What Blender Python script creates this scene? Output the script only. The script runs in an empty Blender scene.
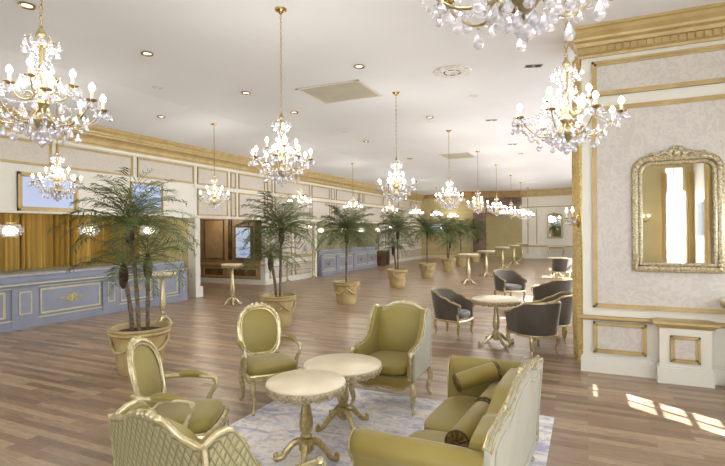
import bpy, math, random
from mathutils import Vector, Matrix
random.seed(7)
R = math.radians
PI = math.pi
sc = bpy.context.scene
col = sc.collection

# ------------------------------------------------------------------ camera
YAW = R(24.9)
cam = bpy.data.cameras.new('camera')
cam.sensor_width = 36.0
cam.lens = 36.0 * 483 / 725
cam.shift_y = -2.0 / 725
cam.clip_start = 0.05
cam.clip_end = 200
co = bpy.data.objects.new('camera', cam)
col.objects.link(co)
co.matrix_world = (Matrix.Translation((0, 0, 1.85)) @ Matrix.Rotation(YAW, 4, 'Z')
                   @ Matrix.Rotation(R(90), 4, 'X') @ Matrix.Rotation(-.0067, 4, 'Z'))
sc.camera = co

# ------------------------------------------------------------------ world, sun, daylight, exposure
world = bpy.data.worlds.new('world')
sc.world = world
world.use_nodes = True
bg = world.node_tree.nodes['Background']
bg.inputs[0].default_value = (.86, .92, 1, 1)
bg.inputs[1].default_value = 3.2
sl = bpy.data.lights.new('sun', 'SUN')
sl.energy = 48
sl.angle = R(.35)
sl.color = (.97, .96, 1)
so = bpy.data.objects.new('sun', sl)
col.objects.link(so)
sundir = Vector((-.834, .552, -math.tan(R(38)))).normalized()
so.rotation_euler = sundir.to_track_quat('-Z', 'Y').to_euler()

def area(name, loc, direction, sx, sy, power, color=(.82, .89, 1)):
    l = bpy.data.lights.new(name, 'AREA')
    l.shape = 'RECTANGLE'
    l.size, l.size_y = sx, sy
    l.energy = power
    l.color = color
    o = bpy.data.objects.new(name, l)
    col.objects.link(o)
    o.location = loc
    o.rotation_euler = Vector(direction).to_track_quat('-Z', 'Z').to_euler()
    return o
WINS_R = [(-1.9, -.5), (.1, 1.3)]
WINS_F = [(7.5, 8.05), (10.6, 11.8), (13.3, 14.9), (17, 18.4), (21, 22.4), (25, 26.4)]
for a, b in WINS_R:
    area('window_daylight', (3.47, (a + b) / 2, 1.9), (-1, 0, -.15), b - a, 2.6, 150)
area('window_daylight', (3.47, 3.8, 1.9), (-1, 0, -.15), .6, 2.8, 60)
for a, b in WINS_F:
    area('window_daylight', (2.17, (a + b) / 2, 1.9), (-1, 0, -.15), b - a, 2.8, 190 if a > 9 else 60)
area('window_daylight', (2.93, -6.97, 1.9), (0, 1, -.1), .7, 2.6, 110)
area('window_daylight', (-1.0, -6.97, 1.9), (0, 1, -.1), 2.4, 2.6, 170)
area('window_daylight', (-6.0, -6.97, 1.9), (0, 1, -.1), 2.4, 2.6, 230)
CH_W = 46        # watts of one chandelier
sc.view_settings.view_transform = 'Standard'
sc.view_settings.look = 'None'
sc.view_settings.gamma = 1
sc.view_settings.use_curve_mapping = False
sc.view_settings.exposure = -0.18
cy = sc.cycles
cy.max_bounces = 8
cy.diffuse_bounces = 5
cy.glossy_bounces = 4
cy.transmission_bounces = 4
cy.transparent_max_bounces = 12
cy.caustics_reflective = False
cy.caustics_refractive = False
cy.sample_clamp_indirect = 4

# ------------------------------------------------------------------ materials
def srgb(r, g, b):
    def c(v):
        v /= 255
        return v / 12.92 if v <= .04045 else ((v + .055) / 1.055) ** 2.4
    return (c(r), c(g), c(b), 1)

def newmat(name):
    m = bpy.data.materials.new(name)
    m.use_nodes = True
    nt = m.node_tree
    return m, nt, nt.nodes['Principled BSDF']

def N(nt, t, **kw):
    n = nt.nodes.new(t)
    for k, v in kw.items():
        if k in n.inputs:
            n.inputs[k].default_value = v
        else:
            setattr(n, k, v)
    return n

def ramp(nt, fac, stops):
    r = nt.nodes.new('ShaderNodeValToRGB')
    e = r.color_ramp.elements
    while len(e) < len(stops):
        e.new(.5)
    for i, (p, c) in enumerate(stops):
        e[i].position = p
        e[i].color = c
    nt.links.new(fac, r.inputs[0])
    return r.outputs[0]

def plain(name, rgb, rough=.5, metal=0, var=0, scale=12, rgb2=None, bump=0, emit=0, sheen=0, coat=0):
    m, nt, b = newmat(name)
    c = srgb(*rgb)
    b.inputs['Base Color'].default_value = c
    b.inputs['Roughness'].default_value = rough
    b.inputs['Metallic'].default_value = metal
    if coat:
        b.inputs['Coat Weight'].default_value = coat
    if sheen:
        b.inputs['Sheen Weight'].default_value = sheen
        b.inputs['Sheen Roughness'].default_value = .4
    tc = N(nt, 'ShaderNodeTexCoord')
    n = N(nt, 'ShaderNodeTexNoise', Scale=scale, Detail=4.0)
    nt.links.new(tc.outputs['Object'], n.inputs['Vector'])
    c2 = srgb(*(rgb2 or [max(0, v * (1 - .16)) for v in rgb]))
    nt.links.new(ramp(nt, n.outputs[0], [(.38, c2), (.62, c)]), b.inputs['Base Color'])
    if bump:
        bp = N(nt, 'ShaderNodeBump', Strength=bump, Distance=.01)
        nt.links.new(n.outputs[0], bp.inputs['Height'])
        nt.links.new(bp.outputs[0], b.inputs['Normal'])
    return m

def emission(name, rgb, s):
    m, nt, b = newmat(name)
    b.inputs['Base Color'].default_value = srgb(*rgb)
    b.inputs['Emission Color'].default_value = srgb(*rgb)
    b.inputs['Emission Strength'].default_value = s
    return m

M = {}
M['cream'] = plain('cream_paint', (222, 219, 205), .4, rgb2=(219, 215, 201), scale=3)
M['ceiling'] = plain('ceiling_paint', (234, 236, 238), .6, rgb2=(231, 233, 235), scale=1)
M['gold'] = plain('gold_paint', (188, 165, 112), .4, .12, rgb2=(176, 152, 100), scale=5)
M['goldleaf'] = plain('gold_leaf', (194, 178, 130), .28, .5, rgb2=(160, 142, 94), scale=22, bump=.08)
M['gilt'] = plain('gilded_cream', (204, 193, 156), .26, .5, rgb2=(176, 160, 114), scale=24, bump=.08)
M['silvergilt'] = plain('silver_gilt', (204, 192, 160), .35, .35, rgb2=(150, 134, 98), scale=45, bump=.3)
M['brass'] = plain('aged_brass', (196, 172, 110), .25, .85, rgb2=(150, 122, 66), scale=30)
M['marble'] = plain('cream_marble', (226, 215, 186), .3, rgb2=(220, 206, 174), scale=7)
M['champagne'] = plain('champagne_metal', (172, 158, 116), .3, .4, rgb2=(140, 122, 76), scale=30)
M['bar_blue'] = plain('bar_blue', (142, 146, 160), .45, rgb2=(135, 139, 153), scale=3)
M['bar_line'] = plain('pale_gilding', (206, 200, 164), .4, rgb2=(196, 188, 148), scale=6)
M['bar_top'] = plain('bar_top', (172, 176, 184), .25, rgb2=(158, 162, 172), scale=5)
M['olive'] = plain('olive_satin', (144, 128, 60), .5, rgb2=(134, 117, 51), scale=2, sheen=.25)
M['pillow'] = plain('olive_pillow', (146, 129, 60), .5, rgb2=(136, 118, 52), scale=4, sheen=.3)
M['ruffle'] = plain('brown_gather', (120, 98, 50), .6, rgb2=(80, 62, 30), scale=30, bump=.5)
M['palegreen'] = plain('pale_green_cloth', (172, 171, 152), .6, rgb2=(164, 163, 144), scale=4, sheen=.2)
M['velvet'] = plain('grey_brown_velvet', (82, 73, 64), .55, rgb2=(68, 60, 52), scale=3, sheen=.6)
M['velvet_seat'] = plain('taupe_seat', (108, 98, 86), .55, rgb2=(94, 84, 74), scale=3, sheen=.5)
M['pot'] = plain('stone_pot', (188, 168, 118), .5, rgb2=(168, 146, 96), scale=5, bump=.2)
M['soil'] = plain('soil', (70, 50, 36), .95, rgb2=(45, 32, 24), scale=40, bump=.8)
M['trunk'] = plain('palm_trunk', (120, 106, 84), .8, rgb2=(84, 70, 52), scale=22, bump=.6)
M['husk'] = plain('palm_husk', (74, 50, 34), .9, rgb2=(44, 30, 22), scale=26, bump=.9)
M['frond'] = plain('palm_frond', (106, 114, 60), .5, rgb2=(76, 88, 42), scale=3)
M['white_frame'] = plain('white_window_frame', (236, 234, 228), .4)
M['wood_panel'] = plain('brown_wood_panel', (164, 142, 108), .45, rgb2=(146, 122, 88), scale=2)
M['wood_dark'] = plain('dark_wood', (116, 88, 56), .45, rgb2=(84, 62, 40), scale=3)
M['end_wall'] = plain('ochre_wall', (172, 156, 106), .55, rgb2=(164, 148, 98), scale=1)
M['end_cornice'] = plain('brown_gold_cornice', (158, 122, 62), .45, rgb2=(140, 106, 52), scale=2)
M['bar_wall'] = plain('beige_side_wall', (198, 184, 138), .55, rgb2=(190, 176, 130), scale=1)
M['bar_wall2'] = plain('grey_green_bar_wall', (160, 154, 122), .55, rgb2=(138, 134, 104), scale=2)
M['black'] = plain('matt_black', (40, 38, 36), .5)
M['grey_metal'] = plain('grey_metal', (150, 148, 140), .35, .6)
M['vent'] = plain('vent_cream', (186, 181, 160), .5, rgb2=(180, 174, 154), scale=2)
M['ivory'] = plain('ivory_candle', (240, 230, 200), .4)
M['bulb'] = emission('flame_bulb', (255, 244, 222), 30)
M['downlamp'] = emission('downlight_lamp', (255, 240, 210), 3.0)
M['lightbox'] = emission('light_box', (255, 250, 240), 3)
M['canvas_grey'] = plain('grey_canvas', (84, 88, 88), .6)
M['globe'] = emission('crystal_globe_light', (255, 244, 222), 2.6)

# crystal
m, nt, b = newmat('cut_crystal')
out = nt.nodes['Material Output']
gl = N(nt, 'ShaderNodeBsdfGlass', Roughness=.02, IOR=1.45)
gs = N(nt, 'ShaderNodeBsdfGlossy', Roughness=.08)
tr = N(nt, 'ShaderNodeBsdfTranslucent')
tr.inputs[0].default_value = (.9, .9, .97, 1)
gs.inputs[0].default_value = (.95, .95, 1, 1)
tp = N(nt, 'ShaderNodeBsdfTransparent')
m1 = N(nt, 'ShaderNodeMixShader', Fac=.35)
nt.links.new(tp.outputs[0], m1.inputs[1]); nt.links.new(gl.outputs[0], m1.inputs[2])
m2 = N(nt, 'ShaderNodeMixShader', Fac=.42)
nt.links.new(m1.outputs[0], m2.inputs[1]); nt.links.new(gs.outputs[0], m2.inputs[2])
m3 = N(nt, 'ShaderNodeMixShader', Fac=.3)
nt.links.new(m2.outputs[0], m3.inputs[1]); nt.links.new(tr.outputs[0], m3.inputs[2])
nt.links.new(m3.outputs[0], out.inputs[0])
nt.nodes.remove(b)
M['crystal'] = m

# window glass
m, nt, b = newmat('window_glass')
out = nt.nodes['Material Output']
tp = N(nt, 'ShaderNodeBsdfTransparent'); gs = N(nt, 'ShaderNodeBsdfGlossy', Roughness=.02)
mx = N(nt, 'ShaderNodeMixShader', Fac=.08)
nt.links.new(tp.outputs[0], mx.inputs[1]); nt.links.new(gs.outputs[0], mx.inputs[2]); nt.links.new(mx.outputs[0], out.inputs[0])
nt.nodes.remove(b)
M['pane'] = m

# mirror
m, nt, b = newmat('mirror_glass')
b.inputs['Metallic'].default_value = 1
b.inputs['Roughness'].default_value = .02
b.inputs['Base Color'].default_value = (.92, .92, .9, 1)
M['mirror'] = m

# wood floor, planks run along X
m, nt, b = newmat('plank_floor')
tc = N(nt, 'ShaderNodeTexCoord')
br = N(nt, 'ShaderNodeTexBrick')
br.offset = .37; br.offset_frequency = 2; br.squash = 1
for k, v in (('Scale', 1.0), ('Mortar Size', .0022), ('Mortar Smooth', .2), ('Bias', 0.0), ('Brick Width', .85), ('Row Height', .095)):
    br.inputs[k].default_value = v
br.inputs['Color1'].default_value = (0, 0, 0, 1); br.inputs['Color2'].default_value = (1, 1, 1, 1); br.inputs['Mortar'].default_value = (.25, .25, .25, 1)
nt.links.new(tc.outputs['Object'], br.inputs['Vector'])
mp = N(nt, 'ShaderNodeMapping'); mp.inputs['Scale'].default_value = (1.6, 12, 1)
nt.links.new(tc.outputs['Object'], mp.inputs['Vector'])
n1 = N(nt, 'ShaderNodeTexNoise', Scale=2.6, Detail=8.0, Roughness=.7, Distortion=1.4)
nt.links.new(mp.outputs[0], n1.inputs['Vector'])
cA = ramp(nt, br.outputs['Color'], [(0, srgb(128, 106, 84)), (.3, srgb(146, 122, 98)), (.62, srgb(164, 140, 114)), (1, srgb(184, 160, 132))])
cB = ramp(nt, n1.outputs[0], [(.3, (.34, .32, .31, 1)), (.42, (.7, .68, .67, 1)), (.52, (.92, .91, .9, 1)), (.68, (1.0, 1.0, 1.0, 1))])
mu = N(nt, 'ShaderNodeMix', data_type='RGBA', blend_type='MULTIPLY')
mu.inputs[0].default_value = .8
nt.links.new(cA, mu.inputs[6]); nt.links.new(cB, mu.inputs[7])
nt.links.new(mu.outputs[2], b.inputs['Base Color'])
b.inputs['Roughness'].default_value = .3
b.inputs['Specular IOR Level'].default_value = .45
bp = N(nt, 'ShaderNodeBump', Strength=.25, Distance=.004)
nt.links.new(n1.outputs[0], bp.inputs['Height']); nt.links.new(bp.outputs[0], b.inputs['Normal'])
M['floor'] = m

def damask(name, a, b_, scale=5.0):
    m, nt, b = newmat(name)
    tc = N(nt, 'ShaderNodeTexCoord')
    n = N(nt, 'ShaderNodeTexNoise', Scale=scale, Detail=3.0, Distortion=3.2)
    v = N(nt, 'ShaderNodeTexVoronoi', Scale=scale * 1.1)
    v.feature = 'SMOOTH_F1'
    nt.links.new(tc.outputs['Object'], n.inputs['Vector'])
    nt.links.new(tc.outputs['Object'], v.inputs['Vector'])
    ad = N(nt, 'ShaderNodeMath', operation='MULTIPLY_ADD')
    ad.inputs[1].default_value = .35
    nt.links.new(v.outputs['Distance'], ad.inputs[0]); nt.links.new(n.outputs[0], ad.inputs[2])
    nt.links.new(ramp(nt, ad.outputs[0], [(.52, srgb(*a)), (.58, srgb(*b_)), (.66, srgb(*b_)), (.72, srgb(*a))]), b.inputs['Base Color'])
    b.inputs['Roughness'].default_value = .45
    return m
M['damask'] = damask('cream_damask', (192, 186, 176), (202, 196, 186))
M['strip_paper'] = damask('taupe_strip_paper', (194, 186, 172), (202, 194, 180), 7)
M['drape_damask'] = damask('gold_damask_drape', (190, 162, 92), (212, 188, 128), 9)

# gold bar curtain
m, nt, b = newmat('ochre_curtain')
tc = N(nt, 'ShaderNodeTexCoord')
mp = N(nt, 'ShaderNodeMapping'); mp.inputs['Scale'].default_value = (1, 5.5, .05)
nt.links.new(tc.outputs['Object'], mp.inputs['Vector'])
n = N(nt, 'ShaderNodeTexNoise', Scale=2.0, Detail=2.0)
nt.links.new(mp.outputs[0], n.inputs['Vector'])
nt.links.new(ramp(nt, n.outputs[0], [(.3, srgb(120, 86, 12)), (.7, srgb(184, 148, 44))]), b.inputs['Base Color'])
b.inputs['Roughness'].default_value = .6
b.inputs['Sheen Weight'].default_value = .3
M['curtain'] = m

# quilted fabric
m, nt, b = newmat('quilted_green_cloth')
tc = N(nt, 'ShaderNodeTexCoord')
sp = N(nt, 'ShaderNodeSeparateXYZ'); nt.links.new(tc.outputs['Object'], sp.inputs[0])
def mth(op, a=None, b_=None, va=None, vb=None):
    n = N(nt, 'ShaderNodeMath', operation=op)
    if a is not None: nt.links.new(a, n.inputs[0])
    elif va is not None: n.inputs[0].default_value = va
    if b_ is not None: nt.links.new(b_, n.inputs[1])
    elif vb is not None: n.inputs[1].default_value = vb
    return n.outputs[0]
h = mth('ADD', sp.outputs[0], sp.outputs[1])
zz = mth('MULTIPLY', sp.outputs[2], vb=.62)
p = mth('ADD', h, zz); q = mth('SUBTRACT', h, zz)
def line(x):
    s = mth('ABSOLUTE', mth('SINE', mth('MULTIPLY', x, vb=84.0)))
    return s
mn = mth('MINIMUM', line(p), line(q))
nt.links.new(ramp(nt, mn, [(.0, srgb(96, 88, 54)), (.1, srgb(104, 96, 60)), (.2, srgb(142, 134, 96)), (1, srgb(156, 149, 110))]), b.inputs['Base Color'])
bp = N(nt, 'ShaderNodeBump', Strength=.5, Distance=.01)
nt.links.new(mn, bp.inputs['Height']); nt.links.new(bp.outputs[0], b.inputs['Normal'])
b.inputs['Roughness'].default_value = .55
M['quilt'] = m

# rug
m, nt, b = newmat('faded_rug')
tc = N(nt, 'ShaderNodeTexCoord')
n1 = N(nt, 'ShaderNodeTexNoise', Scale=1.7, Detail=5.0, Distortion=.8, Roughness=.7)
mp = N(nt, 'ShaderNodeMapping'); mp.inputs['Scale'].default_value = (1, 2.6, 1); mp.inputs['Rotation'].default_value = (0, 0, .4)
nt.links.new(tc.outputs['Object'], mp.inputs[0]); nt.links.new(mp.outputs[0], n1.inputs['Vector'])
n2 = N(nt, 'ShaderNodeTexNoise', Scale=9.0, Detail=5.0, Distortion=1.5)
nt.links.new(tc.outputs['Object'], n2.inputs['Vector'])
c1 = ramp(nt, n1.outputs[0], [(.36, srgb(164, 166, 188)), (.45, srgb(206, 202, 208)), (.55, srgb(234, 228, 220)), (.75, srgb(222, 214, 206))])
c2 = ramp(nt, n2.outputs[0], [(.38, srgb(196, 194, 204)), (.5, srgb(255, 255, 255))])
mu = N(nt, 'ShaderNodeMix', data_type='RGBA', blend_type='MULTIPLY'); mu.inputs[0].default_value = .6
nt.links.new(c1, mu.inputs[6]); nt.links.new(c2, mu.inputs[7])
nt.links.new(mu.outputs[2], b.inputs['Base Color'])
b.inputs['Roughness'].default_value = .9
b.inputs['Sheen Weight'].default_value = .3
M['rug'] = m

# blue screen picture
def screen_mat(name, seed, strength=.75):
    m, nt, b = newmat(name)
    tc = N(nt, 'ShaderNodeTexCoord')
    mp = N(nt, 'ShaderNodeMapping'); mp.inputs['Location'].default_value = (seed, seed, 0); mp.inputs['Scale'].default_value = (1, 1, 3)
    nt.links.new(tc.outputs['Object'], mp.inputs[0])
    n = N(nt, 'ShaderNodeTexNoise', Scale=3.0, Detail=5.0)
    nt.links.new(mp.outputs[0], n.inputs['Vector'])
    sp = N(nt, 'ShaderNodeSeparateXYZ'); nt.links.new(tc.outputs['Object'], sp.inputs[0])
    a = N(nt, 'ShaderNodeMath', operation='MULTIPLY_ADD'); a.inputs[1].default_value = .35
    nt.links.new(sp.outputs[2], a.inputs[0]); nt.links.new(n.outputs[0], a.inputs[2])
    c = ramp(nt, a.outputs[0], [(.36, srgb(96, 118, 160)), (.5, srgb(150, 172, 208)), (.66, srgb(190, 206, 232))])
    nt.links.new(c, b.inputs['Emission Color']); nt.links.new(c, b.inputs['Base Color'])
    b.inputs['Emission Strength'].default_value = strength
    b.inputs['Roughness'].default_value = .15
    return m
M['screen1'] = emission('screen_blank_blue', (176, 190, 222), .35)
M['screen2'] = screen_mat('screen_building', 9.0, .35)
M['screen3'] = screen_mat('screen_bedroom', 5.0, .5)

# ------------------------------------------------------------------ mesh builder
class MB:
    def __init__(s):
        s.v = []; s.f = []
    def add(s, vs, fs):
        n = len(s.v)
        s.v += [tuple(p) for p in vs]
        s.f += [tuple(i + n for i in q) for q in fs]
        return s
    def box(s, a, b):
        x0, y0, z0 = a; x1, y1, z1 = b
        return s.add([(x0, y0, z0), (x1, y0, z0), (x1, y1, z0), (x0, y1, z0), (x0, y0, z1), (x1, y0, z1), (x1, y1, z1), (x0, y1, z1)],
                     [(0, 3, 2, 1), (4, 5, 6, 7), (0, 1, 5, 4), (1, 2, 6, 5), (2, 3, 7, 6), (3, 0, 4, 7)])
    def pillow(s, c, h, n=4, res=7, puff=None):
        # rounded superellipsoid block, centre c, half sizes h
        vs = []; fs = []
        def sgn(a, e): return math.copysign(abs(a) ** e, a)
        nu, nv = res * 4, res * 2
        e = 2.0 / n
        for j in range(nv + 1):
            ph = -PI / 2 + PI * j / nv
            for i in range(nu):
                th = 2 * PI * (i + .5) / nu
                vs.append((c[0] + h[0] * sgn(math.cos(ph), e) * sgn(math.cos(th), e),
                           c[1] + h[1] * sgn(math.cos(ph), e) * sgn(math.sin(th), e),
                           c[2] + h[2] * sgn(math.sin(ph), e)))
        for j in range(nv):
            for i in range(nu):
                k = (i + 1) % nu
                fs.append((j * nu + i, j * nu + k, (j + 1) * nu + k, (j + 1) * nu + i))
        return s.add(vs, fs)
    def lathe(s, prof, seg=20, c=(0, 0, 0), rot=None):
        vs = []; fs = []
        for r, z in prof:
            for i in range(seg):
                a = 2 * PI * i / seg
                p = Vector((r * math.cos(a), r * math.sin(a), z))
                if rot is not None: p = rot @ p
                vs.append(p + Vector(c))
        m = len(prof)
        for j in range(m - 1):
            for i in range(seg):
                k = (i + 1) % seg
                fs.append((j * seg + i, j * seg + k, (j + 1) * seg + k, (j + 1) * seg + i))
        if prof[0][0] > 1e-4: fs.append(tuple(range(seg))[::-1])
        if prof[-1][0] > 1e-4: fs.append(tuple((m - 1) * seg + i for i in range(seg)))
        return s.add(vs, fs)
    def tube(s, path, rad, seg=8, closed=False, flat=1.0):
        P = [Vector(p) for p in path]; n = len(P)
        if not isinstance(rad, (list, tuple)): rad = [rad] * n
        vs = []; fs = []
        prev = None
        for i in range(n):
            if closed: t = P[(i + 1) % n] - P[i - 1]
            else: t = P[min(i + 1, n - 1)] - P[max(i - 1, 0)]
            if t.length < 1e-9: t = Vector((0, 0, 1))
            t.normalize()
            if prev is None:
                u = t.cross(Vector((0, 0, 1)))
                if u.length < .05: u = t.cross(Vector((0, 1, 0)))
            else:
                u = prev - t * prev.dot(t)
            u.normalize(); prev = u
            w = t.cross(u)
            for k in range(seg):
                a = 2 * PI * k / seg
                vs.append(P[i] + (u * math.cos(a) + w * math.sin(a) * flat) * rad[i])
        m = n if closed else n - 1
        for i in range(m):
            for k in range(seg):
                l = (k + 1) % seg; j = (i + 1) % n
                fs.append((i * seg + k, i * seg + l, j * seg + l, j * seg + k))
        if not closed:
            fs.append(tuple(range(seg))[::-1]); fs.append(tuple((n - 1) * seg + k for k in range(seg)))
        return s.add(vs, fs)
    def grid(s, fn, nu, nv, closed_u=False):
        vs = [fn(i / nu, j / nv) for j in range(nv + 1) for i in range(nu + 1)]
        fs = [(j * (nu + 1) + i, j * (nu + 1) + i + 1, (j + 1) * (nu + 1) + i + 1, (j + 1) * (nu + 1) + i) for j in range(nv) for i in range(nu)]
        return s.add(vs, fs)
    def slab(s, fa, fb, nu, nv):
        # closed slab between two sheets
        n = len(s.v); k = (nu + 1) * (nv + 1)
        s.grid(fa, nu, nv); s.grid(fb, nu, nv)
        def id(i, j): return n + j * (nu + 1) + i
        for i in range(nu):
            s.f.append((id(i, 0), id(i, 0) + k, id(i + 1, 0) + k, id(i + 1, 0)))
            s.f.append((id(i, nv), id(i + 1, nv), id(i + 1, nv) + k, id(i, nv) + k))
        for j in range(nv):
            s.f.append((id(0, j), id(0, j + 1), id(0, j + 1) + k, id(0, j) + k))
            s.f.append((id(nu, j), id(nu, j) + k, id(nu, j + 1) + k, id(nu, j + 1)))
        return s
    def prism(s, pts, axis, a, b):
        # outline pts (2-D) extruded along axis between a and b
        def mk(p, t):
            if axis == 'x': return (t, p[0], p[1])
            if axis == 'y': return (p[0], t, p[1])
            return (p[0], p[1], t)
        n = len(pts)
        vs = [mk(p, a) for p in pts] + [mk(p, b) for p in pts]
        fs = [tuple(range(n)), tuple(range(2 * n - 1, n - 1, -1))] + [(i, i + n, (i + 1) % n + n, (i + 1) % n) for i in range(n)]
        return s.add(vs, fs)
    def ball(s, c, r, seg=8, sz=1.0):
        pr = [(r * math.cos(a) if abs(a) < PI / 2 - .01 else 0.0, r * sz * math.sin(a)) for a in [(-PI / 2 + PI * i / (seg // 2)) for i in range(seg // 2 + 1)]]
        return s.lathe(pr, seg, c)
    def build(s, name, mat, parent=None, smooth=True, angle=40):
        me = bpy.data.meshes.new(name)
        me.from_pydata(s.v, [], s.f)
        me.validate()
        import bmesh
        bm = bmesh.new(); bm.from_mesh(me)
        bmesh.ops.remove_doubles(bm, verts=bm.verts, dist=1e-5)
        bmesh.ops.recalc_face_normals(bm, faces=bm.faces)
        if smooth:
            for f in bm.faces: f.smooth = True
            for e in bm.edges:
                if len(e.link_faces) == 2 and e.calc_face_angle(0) > R(angle): e.smooth = False
        bm.to_mesh(me); bm.free()
        me.materials.append(mat if not isinstance(mat, str) else M[mat])
        o = bpy.data.objects.new(name, me)
        col.objects.link(o)
        if parent is not None: o.parent = parent
        return o

def empty(name, loc=(0, 0, 0), rz=0):
    o = bpy.data.objects.new(name, None)
    o.empty_display_size = .1
    col.objects.link(o)
    o.location = loc; o.rotation_euler = (0, 0, rz)
    return o
def tag(o, label, cat, group=None):
    o['label'] = label; o['category'] = cat
    if group: o['group'] = group
    return o
def structure(o):
    o['kind'] = 'structure'
    return o
def copy_tree(o, parent=None):
    c = o.copy(); col.objects.link(c)
    if parent is not None: c.parent = parent
    for ch in list(o.children): copy_tree(ch, c)
    return c
def place(proto, used, loc, rz, label, cat=None, group=None, scale=None):
    o = proto if not used[0] else copy_tree(proto)
    used[0] = True
    o.location = loc; o.rotation_euler = (0, 0, rz)
    if scale: o.scale = scale
    o['label'] = label
    if cat: o['category'] = cat
    if group: o['group'] = group
    return o
def bez(pts, n=16):
    # Catmull-Rom through points
    P = [Vector(p) for p in pts]; P = [P[0] * 2 - P[1]] + P + [P[-1] * 2 - P[-2]]
    out = []
    m = len(P) - 3
    for i in range(m):
        a, b, c, d = P[i:i + 4]
        k = max(2, n // m)
        for j in range(k):
            t = j / k
            out.append(.5 * ((2 * b) + (-a + c) * t + (2 * a - 5 * b + 4 * c - d) * t * t + (-a + 3 * b - 3 * c + d) * t ** 3))
    out.append(P[-2].copy())
    return out
def interp(xs, ys, x):
    if x <= xs[0]: return ys[0]
    for i in range(len(xs) - 1):
        if x <= xs[i + 1]:
            t = (x - xs[i]) / (xs[i + 1] - xs[i]); t = t * t * (3 - 2 * t)
            return ys[i] + (ys[i + 1] - ys[i]) * t
    return ys[-1]

# ================================================================== SETTING
XL = -10.1      # left wall plane
XR = 3.5        # right wall plane
YB = -7.0
CE = 4.42
f = MB(); f.grid(lambda u, v: (-15.5 + 20 * u, -7.3 + 42 * v, 0), 4, 8)
structure(f.build('floor', 'floor', smooth=False))
c = MB()
CX = [-10.6, -10.1, -9.2, -8.3, -7.4, -4, 0, 2.5]
def cz_(x): return 4.2 + (CE - 4.2) * min(1, (x + 10.1) / 2.7)
c.grid(lambda u, v: (CX[round(u * 7)], -7.3 + 42 * v, cz_(CX[round(u * 7)])), 7, 6)
c.add([(2.5, -7.3, CE), (3.9, -7.3, CE), (3.9, 7.27, CE), (2.5, 7.27, CE)], [(0, 1, 2, 3)])
structure(c.build('ceiling', 'ceiling', smooth=False))

def xwall(mb, x0, x1, y0, y1, z0, z1): mb.box((min(x0, x1), y0, z0), (max(x0, x1), y1, z1))
wl = MB()
xwall(wl, XL, XL - .22, YB, 3.0, 0, 4.4)
xwall(wl, XL, XL - .22, 3.0, 31.2, 2.25, 4.4)
xwall(wl, XL, XL - .22, 10.41, 10.65, 0, 2.25)
xwall(wl, XL, XL - .22, 13.75, 17.13, 0, 2.25)
xwall(wl, XL, XL - .22, 24.4, 31.2, 0, 2.25)
wall_left = structure(wl.build('wall_left', 'cream', smooth=False))

def frame_x(parent, y0, y1, z0, z1, X, w=.045, d=.03, s=1, name='panel_moulding', inset='strip_paper', gold='gold'):
    """gold moulding rectangle lying on a plane X = const; s = +1 stands towards +X"""
    m = MB()
    for k, (ww, dd) in enumerate(((w, d * .6), (w * .5, d))):
        e = X + s * dd
        m.box((min(X, e), y0, z0), (max(X, e), y1, z0 + ww)); m.box((min(X, e), y0, z1 - ww), (max(X, e), y1, z1))
        m.box((min(X, e), y0, z0), (max(X, e), y0 + ww, z1)); m.box((min(X, e), y1 - ww, z0), (max(X, e), y1, z1))
    m.build(name, gold, parent, smooth=False)
    if inset:
        q = MB().box((min(X, X + s * .006), y0 + w * .7, z0 + w * .7), (max(X, X + s * .006), y1 - w * .7, z1 - w * .7))
        q.build('wallpaper_inset', inset, parent, smooth=False)
def frame_y(parent, x0, x1, z0, z1, Y, w=.045, d=.03, s=-1, name='panel_moulding', inset='damask', gold='gold'):
    m = MB()
    for k, (ww, dd) in enumerate(((w, d * .6), (w * .5, d))):
        e = Y + s * dd
        m.box((x0, min(Y, e), z0), (x1, max(Y, e), z0 + ww)); m.box((x0, min(Y, e), z1 - ww), (x1, max(Y, e), z1))
        m.box((x0, min(Y, e), z0), (x0 + ww, max(Y, e), z1)); m.box((x1 - ww, min(Y, e), z0), (x1, max(Y, e), z1))
    m.build(name, gold, parent, smooth=False)
    if inset:
        q = MB().box((x0 + w * .7, min(Y, Y + s * .006), z0 + w * .7), (x1 - w * .7, max(Y, Y + s * .006), z1 - w * .7))
        q.build('wallpaper_inset', inset, parent, smooth=False)

# upper strip panels
strip = [(.6, 2.4), (2.5, 4.42), (4.54, 6.4), (6.5, 8.38), (8.51, 10.41), (10.55, 11.84), (11.97, 12.22), (12.35, 13.74), (13.87, 14.18), (14.32, 16.74),
         (16.88, 18.38), (18.5, 18.87), (19.0, 21.3), (21.42, 21.8), (21.92, 24.3), (24.45, 26.6), (26.75, 28.9), (29.05, 31.0)]
for a, b in strip:
    frame_x(wall_left, a, b, 3.22, 3.72, XL, .05, .03)
for a, b in strip[5:]:
    frame_x(wall_left, a, b, 2.33, 3.1, XL, .05, .03)
for a, b in ((14.0, 15.4), (15.6, 16.95), (24.7, 27.0), (27.3, 29.0), (29.2, 31)):
    frame_x(wall_left, a, b, .85, 2.1, XL, .05, .03)
for a, b in ((14.0, 15.4), (15.6, 16.95), (24.7, 27.0), (27.3, 29.0), (29.2, 31)):
    frame_x(wall_left, a, b, .2, .62, XL, .04, .03)
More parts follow.
